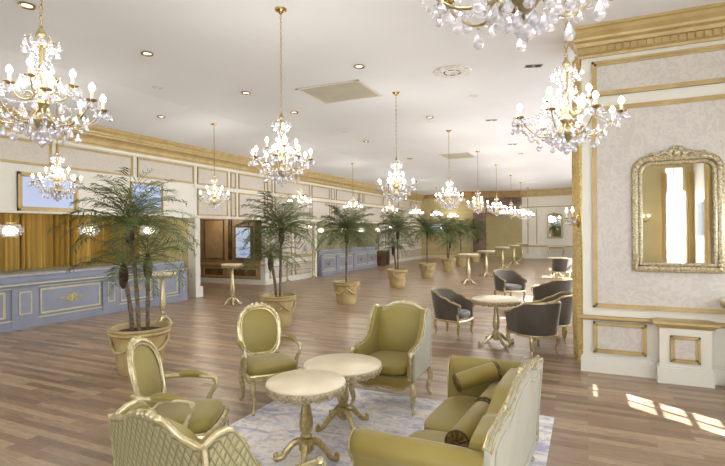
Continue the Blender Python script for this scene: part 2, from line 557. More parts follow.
# dado / header trims
m = MB()
m.box((XL, 13.75, .69), (XL + .05, 17.13, .75)); m.box((XL, 24.4, .69), (XL + .05, 31.2, .75))
m.box((XL, 13.75, 0), (XL + .04, 17.13, .14)); m.box((XL, 24.4, 0), (XL + .04, 31.2, .14))
structure(m.build('baseboard_left', 'cream', smooth=False))
m = MB()
m.box((XL, 3, 2.25), (XL + .05, 24.5, 2.29)); m.box((XL, 10.41, 3.12), (XL + .03, 31.2, 3.2))
for y in (10.41, 10.57, 13.75, 13.9, 16.98, 17.05):
    pass
m.box((XL, 10.40, 0), (XL + .06, 10.52, 2.25)); m.box((XL, 10.38, 0), (XL + .09, 10.66, .3))
m.box((XL, 17.0, 0), (XL + .08, 17.15, 2.25)); m.box((XL, 24.38, 0), (XL + .06, 24.5, 2.25))
structure(m.build('trim_1', 'cream', smooth=False))

# left cornice (profile extruded along Y)
def cornice_left():
    pr = [(XL - .02, 3.80), (XL + .03, 3.80), (XL + .035, 3.84), (XL + .06, 3.86), (XL + .065, 3.93), (XL + .09, 3.97), (XL + .14, 4.0), (XL + .19, 4.015), (XL + .20, 4.05),
          (XL + .235, 4.06), (XL + .25, 4.10), (XL + .235, 4.14), (XL + .25, 4.15), (XL + .3, 4.24), (XL - .02, 4.26)]
    structure(MB().prism(pr, 'y', YB, 31.2).build('trim_2', 'gold', smooth=False))
    structure(MB().box((XL, YB, 3.74), (XL + .035, 31.2, 3.80)).build('trim_3', 'cream', smooth=False))
cornice_left()

# bar niches
def niche(y0, y1, X1, wallmat, n):
    m = MB()
    m.box((X1 - .2, y0 - .1, 0), (X1, y1 + .1, 2.75))
    m.box((X1 - .2, y0 - .2, 0), (XL - .22, y0, 2.75)); m.box((X1 - .2, y1, 0), (XL - .22, y1 + .12, 2.75))
    structure(m.build('wall_niche_%s' % n, wallmat, smooth=False))
    structure(MB().box((X1 - .2, y0 - .2, 2.6), (XL - .2, y1 + .12, 2.75)).build('ceiling_niche_%s' % n, 'cream', smooth=False))
niche(3.0, 10.41, -11.65, 'bar_wall', 'front')
niche(17.13, 24.4, -11.65, 'bar_wall2', 'rear')
# lobby recess
m = MB()
m.box((-14.2, 10.55, 0), (-14.0, 13.9, 2.9)); m.box((-14.2, 10.53, 0), (XL - .22, 10.65, 2.9))
structure(m.build('wall_lobby_side', 'wood_panel', smooth=False))
m = MB().box((-14.2, 13.75, 0), (XL - .2, 13.95, 2.9))
wlob = structure(m.build('wall_lobby_end', 'wood_panel', smooth=False))
structure(MB().box((-14.2, 10.53, 2.6), (XL - .2, 13.9, 2.75)).build('ceiling_lobby', 'cream', smooth=False))
for a, b in ((-13.9, -13.0), (-12.85, -11.9), (-11.7, -11.55), (-10.5, -10.25)):
    frame_y(wlob, a, b, .85, 2.3, 13.75, .05, .04, inset='wood_dark' if b - a < .3 else 'wood_panel', gold='wood_dark')
for a, b in ((-13.9, -13.0), (-12.85, -11.9), (-11.65, -10.45)):
    frame_y(wlob, a, b, .24, .55, 13.75, .04, .04, inset='wood_dark', gold='gold')
MB().box((-14, 13.7, .66), (XL, 13.75, .72)).build('chair_rail', 'gold', wlob, smooth=False)
MB().box((-14, 13.72, 0), (XL, 13.75, .17)).build('baseboard_lobby', 'cream', wlob, smooth=False)

# pier wall facing the camera
YP = 6.97; XP = -.05
wr = MB(); wr.box((XP, YP, 0), (XR, YP + .3, CE + .02))
wall_pier = structure(wr.build('wall_pier', 'cream', smooth=False))
frame_y(wall_pier, .07, 2.9, 3.57, 4.02, YP, .06, .035)
frame_y(wall_pier, .07, 2.9, .84, 3.43, YP, .055, .035)
frame_y(wall_pier, .07, .67, .26, .655, YP, .05, .045)
frame_y(wall_pier, 1.52, 2.5, .26, .655, YP, .05, .045)
m = MB().prism([(YP, .675), (YP - .03, .675), (YP - .055, .70), (YP - .055, .725), (YP - .03, .735), (YP, .735)], 'x', XP - .04, XR)
structure(m.build('trim_4', 'gold', smooth=False))
m = MB(); m.box((XP - .03, YP - .035, 0), (XR, YP, .19)); m.box((XP - .02, YP - .02, .19), (XR, YP, .215))
structure(m.build('baseboard_pier', 'cream', smooth=False))
# pedestal
m = MB(); m.box((.79, YP - .17, 0), (1.31, YP, .675)); m.box((.765, YP - .195, 0), (1.335, YP, .19)); m.box((.78, YP - .182, .19), (1.32, YP, .215))
ped = structure(m.build('pillar_pedestal', 'cream', smooth=False))
frame_y(ped, .9, 1.2, .26, .575, YP - .17, .045, .03)
m = MB()
pp = [(.0, .665), (.02, .665), (.05, .70), (.075, .715), (.075, .74), (0, .755)]
m.add([(.79 - d, YP - .17 - d, z) for d, z in pp] + [(1.31 + d, YP - .17 - d, z) for d, z in pp] + [(.79 - d, YP, z) for d, z in pp] + [(1.31 + d, YP, z) for d, z in pp],
      [(i, i + 1, i + 7, i + 6) for i in range(5)] + [(12 + i, 12 + i + 1, i + 1, i) for i in range(5)] + [(6 + i, 7 + i, 19 + i, 18 + i) for i in range(5)] + [(5, 11, 23, 17)])
m.build('pedestal_cap', 'gold', ped, smooth=False)
# pier cornice with dentils, mitred around the left end
pr = [(0, 4.08), (.03, 4.08), (.035, 4.11), (.06, 4.12), (.06, 4.2), (.085, 4.21), (.1, 4.25), (.15, 4.27), (.16, 4.3), (.21, 4.34), (.24, 4.38), (.27, 4.39), (.27, CE), (0, CE)]
m = MB()
n = len(pr)
vs = [(XR, YP - d, z) for d, z in pr] + [(XP - d * .62, YP - d, z) for d, z in pr] + [(XP - d * .62, YP + .3, z) for d, z in pr]
fs = [(k * n + i, k * n + i + 1, (k + 1) * n + i + 1, (k + 1) * n + i) for k in (0, 1) for i in range(n - 1)]
m.add(vs, fs)
corn = structure(m.build('trim_5', 'gold', smooth=False))
m = MB()
x = XP - .03
while x < XR - .1:
    m.box((x, YP - .085, 4.125), (x + .06, YP - .06, 4.195)); x += .085
m.build('dentil_course', 'gold', corn, smooth=False)

# right wall with windows, both sides of the pier
def wall_with_windows(name, wins, y0, y1, XR, nx):
    m = MB(); y = y0
    for a, b, c0, c1 in wins:
        m.box((XR, y, 0), (XR + .3, a, CE + .02)); m.box((XR, a, 0), (XR + .3, b, c0)); m.box((XR, a, c1), (XR + .3, b, CE + .02)); y = b
    m.box((XR, y, 0), (XR + .3, y1, CE + .02))
    return structure(m.build(name, nx, smooth=False))
wins = [(a, b, .5, 3.2) for a, b in WINS_R]
wins.append((3.48, 4.12, .5, 3.5))
winf = [(a, b, .5, 3.9) for a, b in WINS_F]
wall_with_windows('wall_right', wins, YB, YP + .3, 3.5, 'cream')
wall_with_windows('wall_right_far', winf, YP + .3, 35, 2.2, 'cream')
for i, (a, b, c0, c1) in enumerate(wins + winf):
    fr = MB(); XR = 3.5 if i < 4 else 2.2
    w = .04
    fr.box((XR + .1, a, c0), (XR + .16, a + w, c1)); fr.box((XR + .1, b - w, c0), (XR + .16, b, c1)); fr.box((XR + .1, a, c0), (XR + .16, b, c0 + w)); fr.box((XR + .1, a, c1 - w), (XR + .16, b, c1))
    near = abs(a - 3.48) < .01
    nc = 2 if near else 3
    for k in range(1, nc):
        yy = a + (b - a) * k / nc
        fr.box((XR + .115, yy - .014, c0), (XR + .145, yy + .014, c1))
    zs_ = [(3.03 - .245 * k, .016) for k in range(1, 10)] + [(3.17, .13)] if near else [(c0 + .54 * k, .025) for k in range(1, 7) if c0 + .54 * k < c1 - .1]
    for z, th in zs_:
        fr.box((XR + .115, a, z - th), (XR + .145, b, z + th))
    o = structure(fr.build('window_%d' % (i + 1), 'white_frame', smooth=False))
    MB().box((XR + .128, a, c0), (XR + .132, b, c1)).build('pane', 'pane', o, smooth=False)

XR = 3.5
# back wall behind the camera (seen only in the mirror) with a window
wb = MB()
bw = [(-7.2, -4.8), (-2.2, .2), (2.62, 3.24)]
x = XL - .3
for a, b in bw:
    wb.box((x, YB - .3, 0), (a, YB, CE + .02)); wb.box((a, YB - .3, 0), (b, YB, .5)); wb.box((a, YB - .3, 4.1 if a > 2 else 3.2), (b, YB, CE + .02)); x = b
wb.box((x, YB - .3, 0), (XR + .3, YB, CE + .02))
structure(wb.build('wall_back', 'bar_wall', smooth=False))
for i, (a, b) in enumerate(bw):
    fr = MB()
    for q0, q1 in ((a, a + .05), (b - .05, b), ((a + b) / 2 - .02, (a + b) / 2 + .02)): fr.box((q0, YB - .16, .5), (q1, YB - .1, 4.1 if a > 2 else 3.2))
    for z in (.5, 1.4, 2.3, 3.15): fr.box((a, YB - .16, z), (b, YB - .1, z + .05))
    o = structure(fr.build('window_%d' % (20 + i), 'white_frame', smooth=False))
    MB().box((a, YB - .132, .5), (b, YB - .128, 4.1 if a > 2 else 3.2)).build('pane', 'pane', o, smooth=False)

# end wall, oblique
def qwall(name, p0, p1, z0, z1, th, mat, out=0.0):
    """vertical slab from p0 to p1, front face on the camera side, pushed out by 'out'"""
    a = Vector(p0 + (0,)); b = Vector(p1 + (0,))
    t = (b - a).normalized(); nrm = Vector((t.y, -t.x, 0))
    if nrm.y > 0: nrm = -nrm
    m = MB()
    A = a + nrm * out; B = b + nrm * out; C = b - nrm * th; D = a - nrm * th
    m.add([(q.x, q.y, z) for z in (z0, z1) for q in (A, B, C, D)], [(0, 1, 2, 3), (4, 7, 6, 5), (0, 4, 5, 1), (1, 5, 6, 2), (2, 6, 7, 3), (3, 7, 4, 0)])
    return m.build(name, mat, None, smooth=False)
E0 = (-10.3, 31.1); E1 = (-6.1, 32.45); E2 = (-3.85, 33.2); E3 = (-.3, 32.7); E4 = (3.7, 32.4)
structure(qwall('wall_end_left', E0, E1, 0, CE, .3, 'end_wall'))
structure(qwall('wall_end_recess', (E1[0] - .2, E1[1] + 1.0), (E2[0] + .3, E2[1] + 1.0), 0, CE, .3, 'end_wall'))
structure(qwall('wall_end_header', E1, E2, 2.95, CE, .6, 'wood_dark'))
wer = structure(qwall('wall_end_right', E2, E3, 0, CE, .3, 'cream'))
structure(qwall('wall_end_far_right', E3, E4, 0, CE, .3, 'cream'))
for k, (p, q, mt) in enumerate(((E0, E1, 'end_cornice'), (E1, E2, 'end_cornice'), (E2, E3, 'gold'), (E3, E4, 'gold'))):
    structure(qwall('trim_%d' % (6 + k), p, q, 4.0, CE, .0, mt, .2))
structure(qwall('trim_10', (E1[0] - .75, E1[1] - .25), (E1[0] + .05, E1[1]), 0, 3.0, .0, 'wood_dark', .1))
structure(qwall('trim_11', E0, E1, 3.0, 3.08, .0, 'gold', .04))
structure(qwall('trim_12', E0, E1, .8, .86, .0, 'gold', .04))
structure(qwall('trim_13', E2, E3, 3.3, 3.36, .0, 'gold', .04))
structure(qwall('trim_14', E2, E3, .75, .85, .0, 'gold', .05))
structure(qwall('trim_15', E2, E3, 0, .25, .0, 'cream', .05))
structure(qwall('trim_16', E2, E3, 3.9, 4.0, .0, 'cream', .1))
structure(qwall('trim_17', (-2.95, 33.07), (-2.9, 33.06), .95, 3.2, .0, 'gold', .04))
structure(qwall('trim_18', (-3.5, 33.15), (-3.45, 33.14), .3, 3.9, .0, 'gold', .04))
structure(qwall('baseboard_end', E0, E1, 0, .2, .0, 'bar_wall', .05))
# enclosing slabs so no daylight leaks
structure(MB().box((-15.6, 30.9, 0), (-10.2, 31.2, 4.5)).build('wall_outer_left', 'cream', smooth=False))

# ================================================================== BAR COUNTERS
def ornament(y, z, X, parent):
    m = MB()
    def leaf(cy, cz, ry, rz, rot):
        pts = []
        for k in range(12):
            a = 2 * PI * k / 12
            p = Vector((ry * math.cos(a), rz * math.sin(a)))
            pts.append((cy + p.x * math.cos(rot) - p.y * math.sin(rot), cz + p.x * math.sin(rot) + p.y * math.cos(rot)))
        m.prism(pts, 'x', X, X + .018)
    leaf(y, z, .05, .06, 0)
    for s in (-1, 1):
        leaf(y + s * .11, z, .08, .028, s * .0); leaf(y + s * .2, z, .07, .014, 0)
        leaf(y + s * .06, z + .055, .07, .018, -s * .6); leaf(y + s * .06, z - .055, .07, .018, s * .6)
        leaf(y, z + s * .085, .018, .03, 0)
    m.build('gilded_ornament', 'goldleaf', parent)
def counter(y0, y1, bays, label, name='bar_counter', orn=True):
    XF = -9.95
    root = empty(name, (XF, (y0 + y1) / 2, 0)); tag(root, label, 'bar counter')
    off = Vector((XF, (y0 + y1) / 2, 0))
    def B(mb, n, mat): 
        o = mb.build(n, mat, root, smooth=False); o.location = -off; return o
    B(MB().box((XF - .5, y0, 0), (XF, y1, .84)), 'counter_front', 'bar_blue')
    B(MB().box((XF, y0, 0), (XF + .03, y1, .1)).box((XF, y0, .1), (XF + .018, y1, .17)), 'plinth', 'bar_blue')
    B(MB().box((XF, y0, .165), (XF + .028, y1, .185)).box((XF, y0, .78), (XF + .03, y1, .795)), 'gilded_line', 'bar_line')
    B(MB().prism([(XF - .5, .84), (XF + .05, .84), (XF + .07, .855), (XF + .07, .875), (XF - .5, .9)], 'y', y0 - .02, y1 + .02), 'counter_ledge', 'bar_top')
    B(MB().box((XF + .06, y0, .845), (XF + .075, y1, .865)), 'ledge_gilding', 'bar_line')
    B(MB().box((XF - .5, y0, .875), (XF - .12, y1, 1.01)).box((XF - .12, y0, .91), (XF - .1, y1, .985)), 'upper_frieze', 'bar_blue')
    B(MB().box((XF - .55, y0, 1.01), (XF - .07, y1, 1.045)), 'counter_top', 'bar_top')
    for kind, a, b in bays:
        hold = MB()
        if kind == 'p':   # pilaster with narrow panel
            o = B(MB().box((XF, a, 0), (XF + .035, b, .8)), 'pilaster', 'bar_blue')
            frame_x(o, a + .12, b - .12, .27, .72, XF + .035, .025, .012, inset='bar_blue', gold='bar_line')
        else:
            g = empty('panel', (0, 0, 0)); 
            o = B(MB().box((XF, a, .2), (XF + .006, b, .76)), 'front_panel', 'bar_blue')
            bpy.data.objects.remove(g)
            frame_x(o, a + .03, b - .03, .235, .74, XF + .006, .034, .016, inset='bar_blue', gold='bar_line')
            if orn and b - a > .9: ornament((a + b) / 2, .49, XF + .02, o)
    return root
counter(3.1, 9.98, [('w', 3.6, 5.44), ('p', 5.52, 6.0), ('w', 6.02, 7.4), ('p', 7.42, 7.84), ('w', 7.86, 8.8), ('p', 8.84, 9.12), ('w', 9.14, 9.66), ('p', 9.7, 9.96)],
        'pale blue panelled bar counter in front of the long ochre curtain')
counter(17.4, 23.2, [('w', 17.5, 18.6), ('p', 18.65, 18.9), ('w', 18.95, 20.3), ('p', 20.35, 20.6), ('w', 20.65, 21.9), ('w', 21.95, 23.1)],
        'pale blue bar counter far down the left wall, behind the second and third palms')

# gold curtains of the front bar
def curtain_mesh(y0, y1, X, z0, z1, amp=.05, per=.16, seed=1):
    rnd = random.Random(seed)
    L = y1 - y0; n = int(L / per * 8)
    ph = [rnd.uniform(-.7, .7) for _ in range(40)]
    def w(u):
        y = u * L
        return amp * math.sin(2 * PI * y / per + ph[int(y / .5) % 40] * 0 + 1.3 * math.sin(y * 2.1)) * (.65 + .35 * math.sin(y * 5.3 + seed))
    m = MB()
    m.slab(lambda u, v: (X + w(u), y0 + u * L, z0 + (z1 - z0) * v), lambda u, v: (X - .012 + w(u), y0 + u * L, z0 + (z1 - z0) * v), n, 3)
    return m
seams = [(3.05, 4.6), (4.61, 6.55), (6.56, 8.0), (8.01, 9.7)]
cl = ['ochre pleated curtain behind the bar, at the left edge of the photo', 'ochre pleated curtain below the left half of the blank blue screen',
      'ochre pleated curtain behind the gilded counter ornament', 'ochre pleated curtain at the right end of the bar, behind the near palm']
for i, (a, b) in enumerate(seams):
    o = curtain_mesh(a, b, -11.42, 1.045, 2.58, .065, .13, i + 1).build('curtain', 'curtain')
    tag(o, cl[i], 'curtain', 'ochre curtains behind the front bar')

# ================================================================== FRAMED SCREENS
def framed(name, label, cat, y0, y1, z0, z1, mat, fm='gold', w=.09):
    root = empty(name, (XL, (y0 + y1) / 2, z0)); tag(root, label, cat)
    off = Vector(root.location)
    m = MB()
    for ww, dd in ((w, .03), (w * .55, .055)):
        m.box((XL, y0, z0), (XL + dd, y1, z0 + ww)); m.box((XL, y0, z1 - ww), (XL + dd, y1, z1)); m.box((XL, y0, z0), (XL + dd, y0 + ww, z1)); m.box((XL, y1 - ww, z0), (XL + dd, y1, z1))
    o = m.build('frame', fm, root, smooth=False); o.location = -off
    cy_, cz = (y0 + y1) / 2, (z0 + z1) / 2
    s = MB().box((-.004, -(y1 - y0) / 2 + w * .8, -(z1 - z0) / 2 + w * .8), (.012, (y1 - y0) / 2 - w * .8, (z1 - z0) / 2 - w * .8)).build('screen', mat, root, smooth=False)
    s.location = Vector((XL + .008, cy_, cz)) - off
framed('framed_screen', 'gold framed pale blue screen on the wall above the ochre curtain', 'screen', 5.72, 6.95, 2.29, 3.06, 'screen1')
framed('framed_screen', 'blue picture screen on the wall behind the top of the near palm', 'screen', 8.3, 9.28, 2.33, 3.1, 'screen2', 'gold', .05)
# lobby screen
root = empty('lobby_screen', (-11.0, 13.73, .9)); tag(root, 'upright blue display in dark frame on the brown panelled lobby wall', 'screen')
MB().box((-.37, -.05, -.04), (.37, .02, 1.15)).build('frame', 'wood_dark', root, smooth=False)
MB().box((-.31, -.065, .03), (.31, -.05, 1.1)).build('screen', 'screen3', root, smooth=False)

# ================================================================== CEILING FITTINGS
def ceil_z(x): return 4.2 + (CE - 4.2) * min(1, (x + 10.1) / 2.7)
dl = empty('downlight')
MB().lathe([(.058, -.002), (.085, -.002), (.09, -.012), (.082, -.02), (.062, -.014), (.056, .0), (.055, -.001)], 20).build('trim_ring', 'brass', dl)
MB().lathe([(0, -.006), (.03, -.007), (.056, -.003)], 16).build('lamp', 'downlamp', dl)
u_ = [False]
for x, y, lb in [(-5.7, 3.35, 'brass downlight beside the chain of the large left chandelier'), (-5.7, 4.99, 'brass downlight alone on the ceiling right of the left chandelier bulbs'),
                 (-5.69, 7.19, 'brass downlight left of the long chandelier chain'), (-5.69, 8.81, 'brass downlight just right of the long chandelier chain, below the bigger one'),
                 (-3.2, 6.81, 'brass downlight above the square ceiling vent'), (-3.2, 10.57, 'brass downlight between the second and third middle row chandeliers'),
                 (-8.3, 7.62, 'small brass downlight close to the left cornice'), (-5.7, 12.58, 'far downlight between square vent and second chandelier chain'),
                 (-5.7, 16.3, 'faraway downlight above the left row of chandeliers'), (-2.0, 17.0, 'tiny downlight on the far ceiling near the ochre wall')]:
    o = place(dl, u_, (x, y, ceil_z(x)), 0, lb, 'downlight', 'recessed brass downlights')
    l = bpy.data.lights.new('downlight_beam', 'SPOT'); l.energy = 55; l.color = (1, .95, .88); l.spot_size = R(110); l.spot_blend = .8; l.shadow_soft_size = .05
    b_ = bpy.data.objects.new('downlight_beam', l); col.objects.link(b_); b_.location = (x, y, ceil_z(x) - .03)
def sqvent(x0, x1, y0, y1, label):
    r = empty('ceiling_vent', ((x0 + x1) / 2, (y0 + y1) / 2, CE)); tag(r, label, 'vent', 'square ceiling vents')
    hx, hy = (x1 - x0) / 2, (y1 - y0) / 2
    m = MB()
    for a, b in (((-hx, -hy), (hx, -hy + .05)), ((-hx, hy - .05), (hx, hy)), ((-hx, -hy), (-hx + .05, hy)), ((hx - .05, -hy), (hx, hy))): m.box((a[0], a[1], -.012), (b[0], b[1], 0))
    m.build('frame', 'cream', r, smooth=False)
    m = MB(); m.box((-hx, -hy, -.004), (hx, hy, -.001))
    k = -hx + .07
    while k < hx - .05:
        m.box((k, -hy + .05, -.009), (k + .012, hy - .05, -.003)); k += .03
    m.build('grille', 'vent', r, smooth=False)
sqvent(-4.76, -3.5, 7.4, 8.5, 'large square ceiling vent between the first two hanging chains')
sqvent(-4.55, -3.5, 15.9, 17.1, 'smaller square ceiling vent behind the third chandelier chain')
r = empty('round_vent', (-1.96, 7.71, CE)); tag(r, 'white round ceiling air vent with dark slots', 'vent')
MB().lathe([(.0, -.006), (.1, -.012), (.16, -.02), (.25, -.02), (.3, -.012), (.31, 0)], 32).build('plate', 'white_frame', r)
m = MB()
for a0 in (.3, 1.4, 2.5, 3.4, 4.5, 5.5):
    m.tube([(.13 * math.cos(a0 + t * .16), .13 * math.sin(a0 + t * .16), -.018) for t in range(5)], .012, 6, flat=.4)
m.build('slots', 'black', r)
tw = empty('twin_spotlight')
MB().box((-.13, -.06, -.008), (.13, .06, 0)).build('housing', 'grey_metal', tw, smooth=False)
for sx in (-.065, .065): 
    MB().lathe([(0, -.012), (.045, -.014), (.052, -.008)], 12, (sx, 0, 0)).build('spot_lamp', 'black', tw)
u_ = [False]
for x, y, lb in [(-.74, 8.0, 'dark twin ceiling spotlight beside the big gold cornice'), (-2.0, 11.5, 'dark twin ceiling spotlight left of the right hand chandelier'), (-2.0, 15.0, 'farthest twin ceiling spotlight, below the other two')]:
    place(tw, u_, (x, y, CE), .3, lb, 'spotlight', 'twin ceiling spotlights')
pl = empty('cover_plate')
MB().lathe([(0, -.007), (.08, -.007), (.1, 0)], 16).build('disc', 'white_frame', pl)
u_ = [False]
for x, y, lb in [(-6.9, 6.27, 'flat white disc on the ceiling left of the first hanging chain'), (-1.95, 9.29, 'flat white disc on the ceiling below the round vent'), (-5.68, 11.2, 'faint white disc on the ceiling left of the second chandelier chain')]:
    place(pl, u_, (x, y, CE), 0, lb, 'cover plate', 'white ceiling cover plates')

# ================================================================== CHANDELIERS
def drop(L=.05, w=.014):
    w *= 1.1; L *= 1.15
    m = MB()
    m.lathe([(0, 0), (w * .35, -.006), (0.001, -.012)], 5)
    m.lathe([(0, -.014), (w * .5, -.014 - L * .3), (w, -.014 - L * .68), (w * .75, -.014 - L * .88), (0, -.014 - L)], 6)
    return m
def beads(mb, p0, p1, sag, n, r=.0085):
    P0, P1 = Vector(p0), Vector(p1)
    mb.tube([P0.lerp(P1, i / n) - Vector((0, 0, sag * 4 * i / n * (1 - i / n))) for i in range(n + 1)], .0016, 3)
    for i in range(n + 1):
        t = i / n
        p = P0.lerp(P1, t); p.z -= sag * 4 * t * (1 - t)
        q = [(0, -r), (r, 0), (0, r)]
        mb.lathe(q, 5, p)
CHZ = 2.36     # z of the lowest crystal
ARM_LOW = [(.03, .27), (.09, .17), (.19, .155), (.27, .22), (.335, .31)]
ARM_UP = [(.02, .40), (.07, .34), (.13, .36), (.17, .44)]
def arm_mesh(pts, r=.0055):
    m = MB(); P = bez([(a, 0, z) for a, z in pts], 16)
    n = len(P)
    m.tube(P, [r * (1.25 - .4 * i / n) for i in range(n)], 6)
    # little scroll near the foot
    c = P[n // 3]
    m.tube([(c.x + .03 * math.cos(a) * (1 - a / 9), 0, c.z + .035 + .03 * math.sin(a) * (1 - a / 9)) for a in [k * .55 for k in range(11)]], .005, 5)
    return m
def make_chandelier(full=True):
    t = empty('chandelier')
    # body
    b = MB()
    b.lathe([(0, .11), (.02, .12), (.035, .15), (.055, .17), (.06, .19), (.03, .22), (.018, .25), (.03, .28), (.045, .31), (.03, .34), (.014, .37), (.014, .5), (.028, .53),
             (.02, .56), (.012, .6), (.012, .78), (.03, .8), (.02, .83), (.006, .86)], 12 if full else 8)
    b.tube([(.012 * math.cos(k), .012 * math.sin(k), .86 + .0) for k in (0, 1.5, 3, 4.5)], .003, 4, closed=True)
    b.build('stem', 'champagne', t)
    def arm(pts, ang, small=False):
        e = arm_mesh(pts)
        o = e.build('arm', 'champagne', t)
        o.rotation_euler = (0, 0, ang)
        x, z = pts[-1]
        MB().lathe([(0, z - .004), (.018, z), (.032, z + .01), (.035, z + .014), (.024, z + .011), (0, z + .01)], 12 if full else 8, (x, 0, 0)).build('drip_pan', 'brass', o)
        MB().lathe([(.009, z + .01), (.009, z + .075)], 8, (x, 0, 0)).build('candle', 'ivory', o)
        MB().lathe([(0, z + .072), (.011, z + .078), (.018, z + .092), (.0175, z + .106), (.009, z + .124), (0, z + .136)], 10, (x, 0, 0)).build('bulb', 'bulb', o)
        if full:
            for k, (dx, dy, L) in enumerate(((.042, 0, .06), (-.02, .036, .045), (-.02, -.036, .045), (.02, .036, .045), (.02, -.036, .05), (-.042, 0, .05))):
                m = MB(); base = drop(L, .014)
                m.add([(v[0] + x + dx, v[1] + dy, v[2] + z + .012) for v in base.v], base.f)
                m.build('crystal_drop', 'crystal', o)
            P = bez([(a, 0, zz) for a, zz in pts], 16)
            c = P[len(P) // 2]
            m = MB(); base = drop(.07, .017); m.add([(v[0] + c.x, v[1], v[2] + c.z - .008) for v in base.v], base.f); m.build('crystal_drop', 'crystal', o)
        else:
            m = MB()
            for k, (dx, dy, L) in enumerate(((.042, 0, .06), (-.02, .036, .045), (-.02, -.036, .045), (0, 0, .09))):
                base = drop(L, .018); m.add([(v[0] + x + dx, v[1] + dy, v[2] + z + .01) for v in base.v], base.f)
            m.build('crystal_drops', 'crystal', o)
        return o
    for k in range(8): arm(ARM_LOW, 2 * PI * k / 8 + .2)
    for k in range(4): arm(ARM_UP, 2 * PI * k / 4 + .6)
    # garlands
    def pol(r, a, z): return (r * math.cos(a), r * math.sin(a), z)
    nb = 10 if full else 6
    for k in range(8):
        a0 = 2 * PI * k / 8 + .2; a1 = a0 + 2 * PI / 8
        def gar(p, q, sag, n):
            m = MB(); beads(m, p, q, sag, n, .0095); m.build('crystal_garland', 'crystal', t)
        gar(pol(.335, a0, .30), pol(.335, a1, .30), .07, nb)
        gar(pol(.335, a0, .30), pol(.04, a0 + .1, .52), .05, nb)
        if full: gar(pol(.2, a0, .22), pol(.2, a1, .22), .05, 6)
    for k in range(6 if full else 4):
        a = 2 * PI * k / (6 if full else 4)
        m = MB(); beads(m, pol(.07, a, .72), pol(.03, a, .5), -.03, 7); m.build('crystal_strand', 'crystal', t)
        m = MB(); m.tube([pol(.02 + .05 * math.sin(s), a, .71 + .05 * s / 1.6) for s in (0, .5, 1, 1.6, 2.2)], .005, 5); m.build('crown_scroll', 'champagne', t)
        for (rr, zz, aa) in ((.085, .72, 0), (.055, .79, .3), (.10, .76, .5)) if full else ((.08, .74, 0),):
            m = MB(); base = drop(.05, .017); q = pol(rr, a + aa, zz); m.add([(v[0] + q[0], v[1] + q[1], v[2] + q[2]) for v in base.v], base.f)
            m.build('crown_crystal', 'crystal', t)
    if full:
        for (r_, z_, n_, L_) in ((.11, .50, 8, .07), (.24, .215, 16, .05), (.06, .60, 6, .05)):
            for k in range(n_):
                a = 2 * PI * (k + .5) / n_
                m = MB(); base = drop(L_, .015); q = pol(r_, a, z_); m.add([(v[0] + q[0], v[1] + q[1], v[2] + q[2]) for v in base.v], base.f)
                m.build('inner_crystal', 'crystal', t)
    # lower basket of crystals
    rings = [(.13, .20, 12, .055), (.085, .16, 9, .06), (.045, .12, 6, .06)] if full else [(.12, .2, 8, .07), (.05, .14, 5, .07)]
    for r, z, n, L in rings:
        for k in range(n):
            a = 2 * PI * k / n
            m = MB(); base = drop(L, .016); q = pol(r, a, z); m.add([(v[0] + q[0], v[1] + q[1], v[2] + q[2]) for v in base.v], base.f)
            m.build('basket_crystal', 'crystal', t)
    m = MB(); m.lathe([(0, .115), (.008, .11), (.0, .1)], 6); m.lathe([(0, .0), (.018, .015), (.028, .04), (.02, .065), (0, .09)], 8); m.build('bottom_crystal', 'crystal', t)
    return t
def chain_and_rose(t, ztop, zbot=.86, links=True):
    L = ztop - zbot
    m = MB()
    if links:
        n = int(L / .038)
        for i in range(n):
            z = zbot + .02 + L * i / n
            a = (i % 2) * PI / 2
            m.tube([(.009 * math.cos(q) * math.cos(a), .009 * math.cos(q) * math.sin(a), z + .022 * math.sin(q)) for q in [2 * PI * k / 8 for k in range(8)]], .003, 4, closed=True)
    else:
        m.tube([(0, 0, zbot), (0, 0, ztop)], .007, 6)
    m.build('chain', 'brass', t)
    MB().lathe([(0, -.07), (.015, -.06), (.03, -.035), (.065, -.02), (.07, 0)], 16, (0, 0, ztop)).build('ceiling_rose', 'brass', t)
def chand_light(t, w):
    l = bpy.data.lights.new('chandelier_light', 'POINT'); l.energy = w; l.color = (1, .955, .89); l.shadow_soft_size = .28
    o = bpy.data.objects.new('chandelier_light', l); col.objects.link(o); o.parent = t; o.location = (0, 0, .5)
full = make_chandelier(True)
mid = make_chandelier(False)
uf, um = [False], [False]
G1 = 'crystal candle chandeliers'
pos = [(-3.01, 1.85, .1, 'large crystal chandelier at the top left corner', True), (-.12, 3.58, .35, 'large crystal chandelier hanging in front of the gold cornice corner', True),
       (-.18, 1.73, .0, 'very near crystal chandelier cut off by the top of the photo', True),
       (-3.19, 4.67, .2, 'crystal chandelier on the longest visible chain, over the second palm', True), (-3.2, 8.41, .5, 'crystal chandelier above the fourth palm, beyond the square vent', True)]
for k, (yy, lb) in enumerate([(12.2, 'third crystal chandelier along the middle row of chains'), (15.82, 'fourth crystal chandelier along the middle row, second of the far cluster'), (19.4, 'fifth crystal chandelier along the middle row'),
                              (23.4, 'sixth crystal chandelier of the middle row, near the white light box'), (27.1, 'seventh crystal chandelier of the middle row'), (30.6, 'last and smallest crystal chandelier of the middle row, near the far cream wall')]):
    pos.append((-3.2, yy, .3 * k, lb, k < 1))
for k, lb in enumerate(['crystal chandelier in front of the pale blue framed screen', 'crystal chandelier over the lobby opening by the tall cream panels', 'crystal chandelier just above the second palm, left row',
                        'crystal chandelier above the third palm', 'left row crystal chandelier behind the second middle chandelier', 'left row crystal chandelier over the fourth and fifth palms',
                        'left row crystal chandelier above the small far blue picture', 'smallest crystal chandelier of the left row']):
    pos.append((-7.9, 5.1 + 3.7 * k, .15 * k, lb, k < 1))
